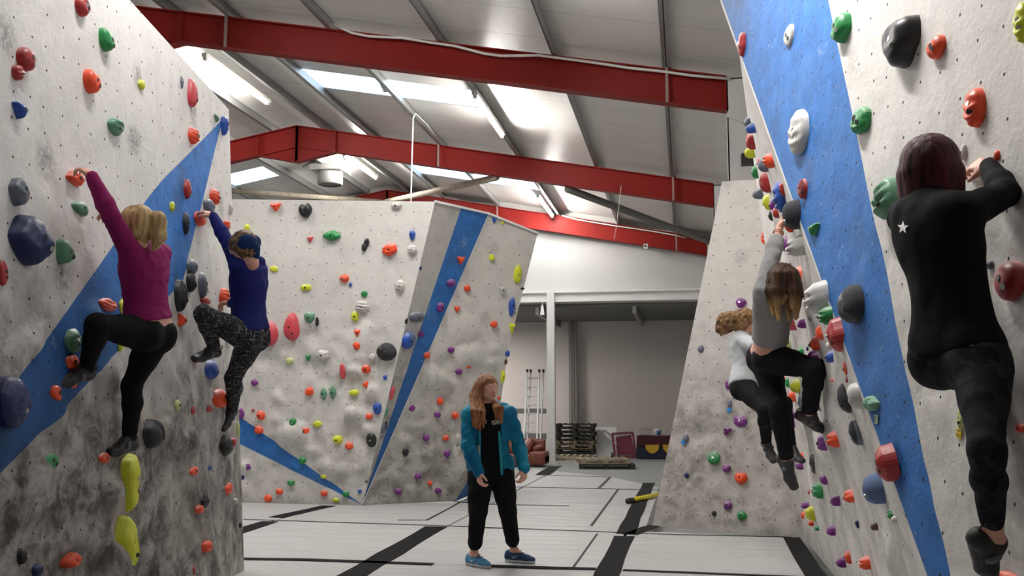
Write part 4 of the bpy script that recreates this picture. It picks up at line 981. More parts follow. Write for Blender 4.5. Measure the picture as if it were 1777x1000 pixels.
def slide(p, d): return p + (CAM - p).normalized() * d
J1['aL'] = slide(J1['aL'], .07); J1['aR'] = slide(J1['aR'], .08)
J1['tL'] = J1['aL'] + Vector((-.035, -.16, -.03)); J1['tR'] = J1['aR'] + Vector((-.02, -.165, -.01))
J2['tL'] = J2['aL'] + Vector((-.05, -.16, -.03))
def short(G, t=.8): return [(a, a.lerp(b, t), ra, rb + .004, k) if (i % 5 == 3) else (a, b, ra, rb, k) for i, (a, b, ra, rb, k) in enumerate(G)]
J3 = {}
pel3 = PY(851, 806, 8.72); J3['pel'] = pel3
for nm, x, y, par, L, sg in [('neck', 848, 712, 'pel', .50, -1), ('sR', 814, 719, 'neck', .17, 1), ('sL', 884, 719, 'neck', .18, -1), ('eR', 812, 775, 'sR', .29, -1), ('wR', 831, 820, 'eR', .25, -1),
                             ('eL', 900, 771, 'sL', .29, 1), ('wL', 910, 814, 'eL', .25, -1), ('hR', 834, 810, 'pel', .09, 1), ('hL', 869, 810, 'pel', .09, -1)]:
    J3[nm] = jt(x, y, J3[par], L, sg)
J3['head'] = PY(846, 676, 8.62); J3['aR'] = PZ(822, 962, .10); J3['aL'] = PZ(892, 956, .10)
J3['kR'] = J3['hR'].lerp(J3['aR'], .5) + Vector((0, -.05, 0)); J3['kL'] = J3['hL'].lerp(J3['aL'], .5) + Vector((.01, -.05, 0)); J3['kR'] = PY(830, 886, J3['kR'].y)
SK = skin_mat('fair_skin', (.68, .40, .30)); SKD = skin_mat('warm_skin', (.50, .26, .17))
def head_cap(P, s, r=.094, full=True):
    c = [(P(0, .045, -.022), P(0, .04, .0), r * s, (r - .004) * s, .02), (P(0, .0, -.04), P(0, -.04, -.045), .086 * s, .07 * s, .03)]
    for sx in (-1, 1): c.append((P(.05 * sx, .04, .0), P(.062 * sx, -.03, -.03), .045 * s, .03 * s, .03))
    return c
def bob(v, n=3): return v
def person(J, s, label, skin, face, up, headface=True, head_s=1.0, hands=None, hip=1.0, neck_o=0, feet=False, h=.007):
    e = empty('person', J['pel']); tag(e, label, 'person')
    T, A, G, N, fw_, ax = body(J, s, hip=hip)
    hp, P = head_prims(J['head'], face, up, head_s * s, headface)
    N = [(J['neck'] - ax * .01, P(0, -.10, -.03), .055 * s, .050 * s, .025)]
    pr = T + A + G + N + hp
    for q in 'LR':
        if hands and q in hands:
            td, pn, sd, cu = hands[q]; pr += hand_prims(J['w' + q], Vector(td), Vector(pn), Vector(sd), s * .98, cu)
        pr += foot_prims(J['k' + q], J['a' + q], J['t' + q], s)
    b_ = add_sdf('body', pr, skin, e, h=h, smooth=1)
    return e, b_, T, A, G, N, P, fw_, ax
def pel(J): return J['hL'].lerp(J['hR'], .5)
CURL = (.7, .9, .6)
# ---- 1 woman in magenta, left wall
m_mag = fabric('magenta_jersey', (.26, .018, .11), .7); m_blk = fabric('black_legging_fabric', (.010, .010, .011), .8, var=.1)
s = .95
hd = {'L': ((-.75, .1, .62), (-.3, .2, -.95), (.1, 1, 0), (.45, .7, .5)), 'R': ((-.8, .1, .55), (-.4, 0, -.9), (0, -1, .2), (.45, .7, .5))}
e, b_, T, A, G, N, P, fw_, ax = person(J1, s, 'blonde ponytailed climber in a magenta top and black leggings on the left wall', SK, Vector((-.95, -.15, .25)), Vector((.15, 0, 1)), True, .97, hd)
sh = add_sdf('long_sleeved_top', grow(T[:], .014) + grow(A, .014) + grow([N[0]], .004)[:0], m_mag, e, h=.009, cuts=[(pel(J1) + ax * .085, -ax)], disp=folds(.006, 11, 1, (1, 1, 1.6)))
add_sdf('leggings', grow(T[:1], .012) + grow(G, .010), m_blk, e, h=.009, disp=folds(.003, 9, 2))
m_bl = hair_mat('blonde_hair', (.34, .20, .08), (.72, .54, .27))
hr_ = add_sdf('hair', head_cap(P, s) + [(P(0, .07, -.105), P(.0, .065, -.14), .034, .044, .02), (P(0, .065, -.14), P(0, -.04, -.165), .046, .042, .02), (P(0, -.04, -.165), P(0, -.125, -.15), .04, .016, .02)], m_bl, e, h=.007,
              disp=folds(.004, 30, 3, (1, 1, .25)))
add_sdf('hair_band', [(P(0, .075, -.088), P(0, .072, -.115), .036, .034, .01)], fabric('dark_hair_tie', (.03, .012, .02)), hr_, h=.005)
for q in 'LR': climbing_shoe(J1['k' + q], J1['a' + q], J1['t' + q], s, simple('dark_shoe_leather', (.014, .013, .014), .5), e)
# ---- 2 climber in navy
m_navy = fabric('navy_fleece', (.018, .022, .13), .85); s = 1.0
def crosshatch(g, c, cc):
    a = g.noise(g.scale(c, (90, 90, 14)), 1, 2); b2 = g.noise(g.scale(c, (14, 14, 120)), 1, 2)
    return g.mix(g.math('MAXIMUM', g.ramp(a, .56, .66), g.ramp(b2, .58, .68)), cc, (.20, .20, .205))
m_hatch = fabric('black_and_grey_hatched_fabric', (.022, .022, .024), .8, extra=crosshatch)
hd = {'L': ((-.8, .1, .45), (-.5, .3, -.8), (0, -1, .2), (.5, .8, .6)), 'R': ((-.9, .2, .05), (-.3, .3, -.9), (0, 1, .3), (.5, .8, .6))}
e, b_, T, A, G, N, P, fw_, ax = person(J2, s, 'climber in a navy top, blue headband and grey hatched leggings on the left wall', SK, Vector((-.85, .1, -.42)), Vector((-.25, -.1, .9)), True, 1.0, hd)
sh = add_sdf('fleece_top', grow(T, .018) + grow(A, .012), m_navy, e, h=.009, cuts=[(pel(J2) + ax * .05, -ax)], disp=folds(.006, 10, 4))
add_sdf('hood', [(J2['sL'].lerp(J2['neck'], .6) + ax * .05 - fw_ * .06, J2['sR'].lerp(J2['neck'], .5) + ax * .04 - fw_ * .06, .04, .04, .03)], m_navy, sh, h=.008)
add_sdf('leggings', grow(T[:1], .010) + grow(G, .012), m_hatch, e, h=.009, disp=folds(.004, 12, 5))
m_br = hair_mat('brown_curly_hair', (.05, .025, .012), (.30, .17, .08), st=(40, 40, 40))
hr_ = add_sdf('hair', head_cap(P, s), m_br, e, h=.007, disp=folds(.012, 26, 6))
add_sdf('headband', [(P(-.05, .03, -.07), P(.05, .03, -.07), .062, .062, .02), (P(0, -.03, -.085), P(0, -.07, -.08), .05, .04, .02), (P(-.075, .05, .0), P(-.08, .0, -.04), .024, .024, .02), (P(.075, .05, .0), P(.08, .0, -.04), .024, .024, .02)],
        fabric('dark_blue_headband', (.015, .035, .11)), hr_, h=.006)
MB().tube([P(.052 + .022 * math.cos(t), .012 + .02 * math.sin(t), .108) for t in np.linspace(0, 6.3, 14)], .003, 6).tube([P(-.052 + .022 * math.cos(t), .012 + .02 * math.sin(t), .108) for t in np.linspace(0, 6.3, 14)], .003, 6).tube([P(.03, .015, .11), P(-.03, .015, .11)], .003, 6).tube([P(-.075, .02, .105), P(-.088, .015, .0)], .003, 6).build('glasses', M_black, e)
for q in 'LR': climbing_shoe(J2['k' + q], J2['a' + q], J2['t' + q], s, simple('dark_shoe_leather', (.014, .013, .014), .5), e)
# ---- 3 standing woman
s = .97
J3['tR'] = J3['aR'] + Vector((.13, -.10, -.045)); J3['tL'] = J3['aL'] + Vector((.165, -.06, -.045))
for q in 'LR':
    t_ = (J3['t' + q] - J3['a' + q])
hd = {'R': ((.15, -.25, -.95), (.7, .5, -.3), (.3, -.9, .2), (.55, .8, .6)), 'L': ((-.05, -.2, -.95), (-.7, .4, -.3), (-.2, -.9, .1), (.6, .8, .6))}
e, b_, T, A, G, N, P, fw_, ax = person(J3, s, 'ginger-haired woman in an open blue padded jacket standing on the mats', SK, Vector((.74, -.62, .22)), Vector((.05, .05, 1)), True, 1.0, hd, h=.0065)
m_tee = fabric('black_cotton', (.009, .009, .010), .85)
tee = add_sdf('t_shirt', grow(T, .012) + [(J3['neck'] - ax * .03, J3['neck'] + ax * .0, .068, .062, .02)], m_tee, e, h=.008, disp=folds(.004, 9, 7))
jog = []
for q in 'LR':
    hp, kn, an = J3['h' + q], J3['k' + q], J3['a' + q]; cf = kn.lerp(an, .74)
    jog += [(hp, kn, .107, .076, .04), (kn, cf, .076, .060, .03), (cf, kn.lerp(an, .80), .058, .046, .012), (hp.lerp(kn, .2), hp.lerp(kn, .7), .10, .088, .04)]
add_sdf('jogging_trousers', grow(T[:1], .014) + jog + [(J3['hL'].lerp(J3['hR'], .5) - ax * .03, J3['hL'].lerp(J3['hR'], .5) - ax * .05, .11, .09, .05)], m_blk, e, h=.009, disp=folds(.006, 9, 8, (1, 1, .7)))
def quilt(g, c, cc):
    return g.mix(g.ramp(g.noise(c, 4, 2), .35, .65), cc, (.012, .22, .34))
m_jk = fabric('blue_padded_nylon', (.008, .135, .27), .5, extra=quilt, sc=25, b=.5); m_jl = fabric('turquoise_lining', (.03, .30, .36), .7)
pl3 = pel(J3)
jb = grow(T[2:5], .026) + grow(T[5:], .018) + grow(A, .020) + [(pl3 + ax * .02 - (J3['sR'] - J3['sL']).normalized() * .10, pl3 + ax * .02 + (J3['sR'] - J3['sL']).normalized() * .10, .115, .115, .05)]
cutp = [(pl3 - ax * .16 + fw_ * .18, J3['neck'] + fw_ * .15 - ax * .05, .125, .115, .01, '-'), (J3['neck'] + fw_ * .12 - ax * .06, J3['neck'] + fw_ * .03 + ax * .12, .105, .085, .01, '-'), (pl3 - ax * .3, J3['neck'] - ax * .02, .106, .060, .01, '-')]
def quiltdisp(p):
    t = (p - pl3).dot(ax); return .006 * (1 - 2 * abs(((t * 9) % 1) - .5) * 1.6 if True else 0) * .8 + folds(.006, 12, 9)(p)
jk = add_sdf('padded_jacket', jb + cutp, m_jk, e, h=.0075, disp=quiltdisp)
add_sdf('hood', [(J3['neck'] - fw_ * .07 + ax * .005 + (J3['sR'] - J3['sL']).normalized() * a, J3['neck'] - fw_ * b2 + ax * .02 + (J3['sR'] - J3['sL']).normalized() * c2, r1, r2, .03)
                 for a, b2, c2, r1, r2 in ((-.10, .08, 0, .045, .05), (.10, .08, 0, .045, .05), (.15, .0, .10, .035, .045), (-.15, .0, -.10, .035, .045))], m_jk, jk, h=.0075, disp=folds(.006, 14, 10))
for sx in (1, -1):   # front facings of the open jacket
    r3 = (J3['sR'] - J3['sL']).normalized() * sx
    add_sdf('lining_edge', [(J3['neck'] + fw_ * .055 + r3 * .075, pl3.lerp(J3['neck'], .55) + fw_ * .115 + r3 * .088, .016, .014, .01), (pl3.lerp(J3['neck'], .55) + fw_ * .115 + r3 * .088, pl3 + fw_ * .125 + r3 * .098 - ax * .02, .014, .014, .01)], m_jl, jk, h=.006)
add_sdf('pocket_zip', [(pl3.lerp(J3['neck'], .46) + fw_ * .132 + (J3['sR'] - J3['sL']).normalized() * .098, pl3.lerp(J3['neck'], .14) + fw_ * .145 + (J3['sR'] - J3['sL']).normalized() * .095, .011, .011, .01)], fabric('pale_grey_trim', (.40, .42, .40)), jk, h=.005)
m_gin = hair_mat('ginger_hair', (.13, .045, .018), (.40, .175, .07), st=(50, 50, 3))
hc = [(P(0, .045, -.022), P(0, .04, -.002), .096 * s, .090 * s, .02), (P(0, .0, -.05), P(0, -.10, -.06), .085 * s, .07 * s, .03), (P(0, -.1, -.06), P(0, -.20, -.07), .075, .07, .03)]
nk3 = J3['neck']; rr3 = (J3['sR'] - J3['sL']).normalized()
for a in (.045, .075, .105, .13):
    p0 = P(.058, .035, .005 - (a - .045) * .9); p1 = P(.088, -.07, -.005 - (a - .045) * 1.1); p2 = nk3 + rr3 * (a + .005) + fw_ * (.095 - .35 * (a - .045)) + Vector((0, 0, .01)); p3 = nk3 + rr3 * (a + .0) + fw_ * (.150 - .3 * (a - .045)) + Vector((0, 0, -.12 - .025 * math.sin(a * 90)))
    hc += [(p0, p1, .036, .030, .02), (p1, p2, .030, .026, .015), (p2, p3, .026, .010, .012)]
for a in (.055, .08, .10):
    p0 = P(-.055, .03, -.02); p1 = P(-.078, -.08, -.03 - (a - .03)); p2 = nk3 - rr3 * (a + .005) + fw_ * .095 + Vector((0, 0, .045)); p3 = nk3 - rr3 * (a + .012) + fw_ * .135 + Vector((0, 0, -.055 - .02 * math.sin(a * 70)))
    hc += [(p0, p1, .034, .026, .02), (p1, p2, .026, .024, .015), (p2, p3, .024, .009, .012)]
add_sdf('hair', hc, m_gin, e, h=.006, disp=folds(.005, 34, 11, (1, 1, .12)))
lip = simple('lips', (.45, .12, .10), .4); add_sdf('lips', [(P(-.015, -.052, .0915), P(.015, -.052, .0915), .006, .006, .003), (P(-.010, -.061, .091), P(.010, -.061, .091), .0065, .0065, .003)], lip, e, h=.004)
m_eye = simple('eye_white', (.7, .68, .65), .3); m_iris = simple('dark_iris', (.03, .03, .03), .2); m_brow = simple('eyebrow_hair', (.14, .06, .03), .8)
for sx in (-1, 1):
    ey = add_sdf('eye', [(P(.031 * sx, .010, .080), P(.031 * sx, .010, .081), .0125, .0125, .003)], m_eye, e, h=.004)
    add_sdf('iris', [(P(.033 * sx, .011, .089), P(.033 * sx, .011, .0895), .0065, .0065, .003)], m_iris, ey, h=.0025)
    add_sdf('eyebrow', [(P(.016 * sx, .031, .092), P(.048 * sx, .033, .082), .0035, .003, .003)], m_brow, e, h=.003)
def trainer(q, ma):
    kn, an, to = J3['k' + q], J3['a' + q], J3['t' + q]; t = (to - an); t.z = 0; t.normalize(); sd = t.cross(Vector((0, 0, 1))); g0 = Vector((an.x, an.y, 0))
    up = Vector((0, 0, 1)); hl_ = g0 - t * .055 + up * .045
    sh_ = add_sdf('trainer', [(hl_, g0 + t * .03 + up * .05, .040, .042, .02), (hl_ + up * .03, an - t * .0 - up * .02, .032, .036, .02), (g0 + t * .03 + up * .05, g0 + t * .13 + up * .038, .042, .036, .02),
                              (g0 + t * .12 + up * .036, g0 + t * .185 + up * .034, .038, .028, .02)], ma, e, h=.006, cuts=[(g0 + up * .022, -up), (an + up * .012, up)])
    add_sdf('sole', [(hl_ - up * .02, g0 + t * .10 + up * .02, .040, .044, .01), (g0 + t * .10 + up * .02, g0 + t * .19 + up * .024, .043, .028, .01)], simple('white_sole', (.55, .56, .58), .6), sh_, h=.006, cuts=[(g0 + up * .003, -up), (g0 + up * .026, up)])
    MB().tube([an + t * .035 + sd * .02 + up * 0, an + t * .06 - sd * .025 + up * .0, an + t * .075 + sd * .02 - up * .01, an + t * .095 - sd * .02 - up * .015], .0045, 6).build('shoelace', M_black, sh_)
    for k2 in (-1, 1):
        c = g0 + t * .03 + sd * .043 * k2 + up * .05; MB().tube([c - t * .03 + up * .014, c - t * .012 - up * .006, c + t * .035 + up * .018], [.002, .006, .0015], 6).build('side_flash', simple('white_flash', (.7, .72, .74), .5), sh_)
trainer('R', fabric('sky_blue_mesh', (.10, .27, .46), .7)); trainer('L', fabric('dark_blue_mesh', (.035, .07, .14), .7))
def surface_print(o, build):
    """cloth print: project points from the sight line onto the garment, a hair above it"""
    me = o.data; off = wloc(o); bv = BVHTree.FromPolygons([v.co + off for v in me.vertices], [tuple(p.vertices) for p in me.polygons])
    return lambda x, y: (lambda r_: r_[0] + r_[1].normalized() * (.003 if r_[1].dot(ray(x, y)) < 0 else -.003))(bv.ray_cast(CAM, ray(x, y).normalized()))
def text_print(txt, garment, x0, y0, wpx, hpx, rot, mat, name='printed_lettering'):
    cu = bpy.data.curves.new('t', 'FONT'); cu.body = txt; cu.align_x = 'CENTER'; cu.align_y = 'CENTER'; cu.offset = .012; to = bpy.data.objects.new('t', cu); COL.objects.link(to)
    dg = bpy.context.evaluated_depsgraph_get(); me = bpy.data.meshes.new_from_object(to.evaluated_get(dg)); bpy.data.objects.remove(to)
    xs = [v.co.x for v in me.vertices]; ys = [v.co.y for v in me.vertices]; W_ = max(xs) - min(xs); H_ = max(ys) - min(ys); cx_, cy_ = (max(xs) + min(xs)) / 2, (max(ys) + min(ys)) / 2
    f = surface_print(garment, None); ca, sa = math.cos(R(rot)), math.sin(R(rot)); pts = []
    for v in me.vertices:
        a = (v.co.x - cx_) / W_ * wpx; b2 = (v.co.y - cy_) / H_ * hpx; pts.append(f(x0 + a * ca + b2 * sa, y0 - b2 * ca + a * sa))
    o = mesh_obj(name, pts, [tuple(p.vertices) for p in me.polygons], mat, garment); return o
m_print = simple('white_print', (.62, .62, .62), .6)
text_print('oteeoo', tee, 865, 731, 25, 8.5, -12, m_print); text_print(')', tee, 843.5, 732, 3, 8, 0, m_print); text_print('. . . . .', tee, 867, 736, 18, 1.6, -8, m_print)
# ---- 4 woman in the grey sweater, right wall
s = .96; m_gry = fabric('grey_marl_sweatshirt', (.30, .30, .30), .9); m_jean = fabric('black_denim', (.014, .014, .016), .8)
hd = {'R': ((.25, .1, .95), (1, .2, -.1), (0, -1, 0), CURL), 'L': ((.2, .2, .9), (1, .3, 0), (0, 1, 0), CURL)}
e, b_, T, A, G, N, P, fw_, ax = person(J4, s, 'long-haired climber in a grey sweatshirt and black jeans hanging by one arm', SK, Vector((.40, -.78, -.48)), Vector((.25, -.35, .9)), True, .97, hd)
A2 = [A[0], A[1], (A[2][0], A[2][0].lerp(A[2][1], .35), A[2][2], A[2][3] + .008, .02)] + [A[3], A[4], A[5]]
A2 = []
for i in range(0, 6, 3):
    A2 += [A[i], A[i + 1], (A[i + 2][0], A[i + 2][0].lerp(A[i + 2][1], .3), A[i + 2][2], A[i + 2][2] - .003, .02)]
add_sdf('sweatshirt', grow(T, .024) + grow(A2, .018), m_gry, e, h=.009, cuts=[(pel(J4) + ax * .165, -ax)], disp=folds(.007, 10, 12))
add_sdf('jeans', grow(T[:1], .008) + grow(short(G, .82), .014), m_jean, e, h=.009, disp=folds(.005, 12, 13))
m_om = hair_mat('brown_hair_with_light_tips', (.022, .010, .006), (.085, .040, .020), (.62, .38, .17), (J4['head'].z - J4['pel'].z - .26, J4['head'].z - J4['pel'].z - .04))
dz = Vector((0, 0, -1)); hc = [(P(0, .045, -.02), P(0, .04, 0), .094 * s, .09 * s, .02)]
c_ = J4['head']; rr_ = RT; tw = -FW
for a, d0, ln, r0 in ((-.085, .02, .20, .038), (-.06, .07, .24, .034), (-.028, .09, .13, .020), (.035, .10, .16, .026), (.07, .07, .23, .036), (.095, .02, .22, .036), (.05, -.03, .24, .04), (-.05, -.03, .2, .04)):
    a0 = c_ + rr_ * a * .75 + tw * d0 + Vector((0, 0, .06)); a1 = c_ + rr_ * a + tw * (d0 + .01) + dz * .05; a2 = c_ + rr_ * a * .85 + tw * (d0 + .01) + dz * ln
    hc += [(a0, a1, .035, r0, .02), (a1, a2, r0, .012, .02)]
add_sdf('hair', hc, m_om, e, h=.006, disp=folds(.006, 34, 14, (1, 1, .12)))
for q, t in (('upper', .16), ('lower', .22)):
    c = J4['wR'].lerp(J4['eR'], t); d_ = (J4['eR'] - J4['wR']).normalized(); a = d_.orthogonal().normalized(); b2 = d_.cross(a)
    MB().tube([c + (a * math.cos(u) + b2 * math.sin(u)) * .034 for u in np.linspace(0, 2 * math.pi, 20)], .003, 6).build('bracelet', simple('copper_bracelet', (.35, .14, .08), .4, .5), e, True)
for q in 'LR': climbing_shoe(J4['k' + q], J4['a' + q], J4['t' + q], s, simple('grey_black_shoe_leather', (.035, .035, .037), .5), e)
# ---- 5 climber in the white shirt
s = .94; m_wht = fabric('white_cotton', (.60, .63, .65), .85, var=.05)
hd = {'R': ((.8, .2, .3), (1, 0, -.4), (0, -1, .2), CURL), 'L': ((.8, .2, .3), (1, 0, -.4), (0, 1, .2), CURL)}
e, b_, T, A, G, N, P, fw_, ax = person(J5, s, 'curly-haired climber in a white shirt, behind the one in grey', SK, Vector((.92, -.25, -.3)), Vector((.2, -.1, 1)), True, .97, hd)
add_sdf('white_shirt', grow(T, .022) + grow(A, .018), m_wht, e, h=.009, cuts=[(pel(J5) + ax * .0, -ax)], disp=folds(.006, 10, 15))
def glint(g, c, cc): return g.mix(g.ramp(g.noise(c, 55, 2), .66, .72), cc, (.16, .16, .17))
add_sdf('leggings', grow(T[:1], .010) + grow(G, .012), fabric('black_speckled_fabric', (.012, .012, .013), .8, extra=glint), e, h=.009)
m_cur = hair_mat('light_brown_curls', (.10, .045, .018), (.46, .27, .13), st=(30, 30, 30))
add_sdf('hair', head_cap(P, s) + [(P(0, .02, -.10), P(0, -.02, -.20), .07, .075, .03), (P(0, -.02, -.19), P(.0, -.10, -.23), .07, .05, .03), (P(.05, .0, -.14), P(-.05, -.05, -.2), .06, .06, .03)], m_cur, e, h=.008, disp=folds(.016, 22, 16))
for q in 'LR': climbing_shoe(J5['k' + q], J5['a' + q], J5['t' + q], s, simple('grey_black_shoe_leather', (.035, .035, .037), .5), e)
# ---- 6 woman in black, near right
s = .98
hd = {'R': ((-.45, .75, .3), (.4, .8, -.5), (-.7, -.3, .2), (.5, .6, .5)), 'L': ((.1, .75, .65), (.5, .8, -.3), (.9, 0, .3), (.5, .6, .5))}
e, b_, T, A, G, N, P, fw_, ax = person(J6, s, 'climber with a dark red bob and black top seen from behind', SK, Vector((.35, .93, .05)), Vector((0, 0, 1)), False, 1.04, hd, h=.006, hip=1.05)
top = add_sdf('black_long_sleeved_top', grow(T, .012) + grow(A, .016) + [(J6['neck'] - ax * .02, J6['neck'] + ax * .01, .075, .062, .03)], fabric('black_cotton_top', (.007, .007, .008), .8), e, h=.009, cuts=[(pel(J6) + ax * .01, -ax)], disp=folds(.006, 8, 17, (1, 1, .6)))
def camo(g, c, cc): return g.mix(g.ramp(g.noise(c, 16, 3), .5, .54), cc, (.022, .022, .028))
add_sdf('leggings', grow(T[:1], .010) + grow(short(G, .70), .002), fabric('dark_mottled_fabric', (.009, .009, .013), .75, extra=camo), e, h=.009, disp=folds(.003, 10, 19))
m_red = hair_mat('dark_red_hair', (.016, .001, .004), (.095, .005, .016), st=(30, 30, 2.5))
hc = [(P(0, .05, -.03), P(0, .04, 0), .108, .10, .02), (P(0, -.0, -.05), P(0, -.07, -.055), .100, .088, .03)]
for a in np.linspace(-1.25, 1.25, 9):
    x_, y_ = math.sin(a) * .088, -math.cos(a) * .085 - .01; hc.append((P(x_ * .95, .0, y_), P(x_ * 1.10, -.128 + .02 * abs(a), y_ * 1.05), .042, .024, .02))
add_sdf('hair', hc, m_red, e, h=.007, disp=folds(.003, 30, 18, (1, 1, .1)))
for q in 'R': climbing_shoe(J6['k' + q], J6['a' + q], J6['t' + q], s, simple('black_shoe', (.012, .012, .013), .6), e)
climbing_shoe(J6['kL'], J6['aL'], J6['tL'], s, simple('black_shoe', (.012, .012, .013), .6), e)
f = surface_print(top, None); pts = []
for i in range(10):
    rr2 = (12 if i % 2 == 0 else 5); a = i * math.pi / 5 + .05; pts.append(f(1568 + rr2 * .85 * math.sin(a), 395 - rr2 * math.cos(a)))
mesh_obj('sequin_star', pts + [f(1568, 395)], [(i, (i + 1) % 10, 10) for i in range(10)], simple('silver_sequins', (.45, .45, .46), .25, .6, sc=220, var=.9), top)
c = J6['wL']; MB().tube([J6['wL'] + Vector((.0, .02, .07)), J6['wL'] + Vector((.02, .0, .09))], .006, 8).build('ring', simple('silver_ring', (.8, .8, .8), .2, 1), e)
# ------------------------------------------------------------------ storage area objects
M_wood = simple('weathered_pallet_wood', (.16, .13, .08), .85, var=.4, sc=5); M_woodd = simple('dark_damp_pallet_wood', (.035, .036, .026), .85, var=.4, sc=5); M_woodl = simple('pale_pallet_wood', (.34, .28, .20), .85, var=.3, sc=5)
def pallet(cx_, cy_, z, wd, dp, mat, lab, rot=0, group=None):
    e = empty('wooden_pallet', (0, 0, 0)); tag(e, lab, 'pallet', group); M_ = Matrix.Translation((cx_, cy_, z)) @ Matrix.Rotation(rot, 4, 'Z')
    for i in range(7):
        x = -wd / 2 + .05 + i * (wd - .1) / 6; MB().box((x - .045, -dp / 2, .105), (x + .045, dp / 2, .125)).rot(M_).build('deck_board', mat, e)
    for y in (-dp / 2 + .04, 0, dp / 2 - .04):
        MB().box((-wd / 2, y - .04, .085), (wd / 2, y + .04, .105)).rot(M_).build('bearer', mat, e)
        for x in (-wd / 2 + .07, 0, wd / 2 - .07): MB().box((x - .06, y - .04, .02), (x + .06, y + .04, .085)).rot(M_).build('block', mat, e)
        MB().box((-wd / 2, y - .045, 0), (wd / 2, y + .045, .02)).rot(M_).build('bottom_board', mat, e)
xa = PY(962, 780, 31.8).x; xb_ = PY(1031, 780, 31.8).x; cxp = (xa + xb_) / 2
nm_ = ['bottom', 'second from the bottom', 'third from the bottom', 'fourth from the bottom', 'fourth from the top', 'third from the top', 'second from the top', 'top']
for i in range(8):
    pallet(cxp + (.03 if i % 2 else -.02), 32.2, ZF + i * .132, 1.25, .9, [M_woodd, M_wood][i in (2, 3)], 'dark wooden pallet in the tall stack behind the stanchion, ' + nm_[i], 0, 'pallets in the dark stack')
q = PZ(1050, 815, ZF); pallet(q.x, q.y + .5, ZF, 1.45, .95, M_woodd, 'dark wooden pallet lying on the floor just beyond the mats', .12); pallet(q.x - .1, q.y + .55, ZF + .135, 1.3, .9, M_woodl, 'pale wooden pallet lying on top of the dark one beyond the mats', .25)
q = PZ(992, 800, ZF); pallet(q.x, q.y + .8, ZF, 1.3, 1.3, M_woodl, 'pale wooden pallet on the floor in front of the tall dark stack', .05)
q = PZ(985, 806, ZF)
a = PZ(962, 803, ZF); tag(MB().bar(PY(962, 793, 29), PY(1038, 798, 29), .1, .07).build('timber_board', M_woodl), 'pale timber board lying across the foot of the pallet stack', 'board')
# white board
e = MB().add([PY(1034.5, 741.5, 32.9), PY(1069.5, 741.5, 32.9), PY(1070.5, 793, 32.0), PY(1034, 793, 32.0), PY(1034.5, 741.5, 32.95), PY(1069.5, 741.5, 32.95), PY(1070.5, 793, 32.05), PY(1034, 793, 32.05)],
             [(0, 1, 2, 3), (7, 6, 5, 4), (0, 4, 5, 1), (1, 5, 6, 2), (2, 6, 7, 3), (3, 7, 4, 0)]).build('white_board', simple('white_laminate', (.88, .88, .87), .4, var=.03)); tag(e, 'blank white board leaning on the back wall beside the pallet stack', 'board')
# maroon plastic crate with a grid rim
e = empty('plastic_crate', PY(1083, 794, 31.4)); tag(e, 'maroon plastic lattice crate standing on edge beside the white board', 'crate'); M_mar = simple('maroon_plastic', (.20, .025, .055), .5)
c = [PY(x, y, 31.4) for x, y in ((1062, 753), (1098, 751), (1103, 793), (1068, 795))]
mb = MB()
for i in range(4): mb.bar(c[i], c[(i + 1) % 4], .05, .06)
mb.build('rim', M_mar, e)
c2 = [c[0].lerp(c[2], .16), c[1].lerp(c[3], .10), c[2].lerp(c[0], .06), c[3].lerp(c[1], .12)]
mb = MB()
for i in range(9):
    t = (i + .5) / 9; mb.bar(c[0].lerp(c[1], t), c[0].lerp(c[1], min(1, t + .07)).lerp(c[3], .14), .02, .02); mb.bar(c[0].lerp(c[3], t), c[0].lerp(c[3], min(1, t + .07)).lerp(c[1], .16), .02, .02)
mb.build('lattice', M_mar, e)
MB().add([p + Vector((0, .05, 0)) for p in c2] + [p + Vector((0, .1, 0)) for p in c2], [(0, 1, 2, 3), (7, 6, 5, 4), (0, 4, 5, 1), (1, 5, 6, 2), (2, 6, 7, 3), (3, 7, 4, 0)]).build('base_panel', M_mar, e)
tag(MB().bar(PY(1064, 786, 28.5), PY(1061, 802, 28.5), .1, .08).build('wooden_post', simple('dark_brown_wood', (.05, .028, .018), .8)), 'short dark brown post leaning before the maroon crate', 'post')
# folded crash pads with yellow shapes
def slab(x0, x1, y0, y1, Y, dp, name, mat, par=None):
    a = PY(x0, y1, Y); b = PY(x1, y0, Y); o = MB().box((a.x, Y, a.z), (b.x, Y + dp, b.z)).build(name, mat, par, bevel=.03); return o
e = empty('bouldering_pad', PY(1130, 796, 31.2)); tag(e, 'dark blue and black folded pad with yellow shield patches, under the maroon one', 'pad')
slab(1104, 1172, 776, 796, 31.0, .9, 'lower_pad', simple('dark_navy_canvas', (.012, .016, .04), .8), e)
M_yel = simple('yellow_canvas', (.62, .38, .02), .7)
for x0 in (1132, 1162):
    sp = [(-12, -11), (12, -11), (11, 0), (5, 8), (0, 11), (-6, 7), (-11, 0)]; ps = [PY(x0 + a, 780 + b * .72, 30.97) for a, b in sp]; n = len(ps)
    MB().add(ps + [p + Vector((0, .02, 0)) for p in ps], [tuple(range(n)), tuple(range(2 * n - 1, n - 1, -1))] + [(i, n + i, n + (i + 1) % n, (i + 1) % n) for i in range(n)]).build('shield_patch', M_yel, e)
o = slab(1105, 1170, 757, 775, 31.0, .9, 'folded_pad', simple('dark_maroon_canvas', (.06, .008, .012), .8)); tag(o, 'dark maroon folded pad lying on top of the navy one', 'pad')
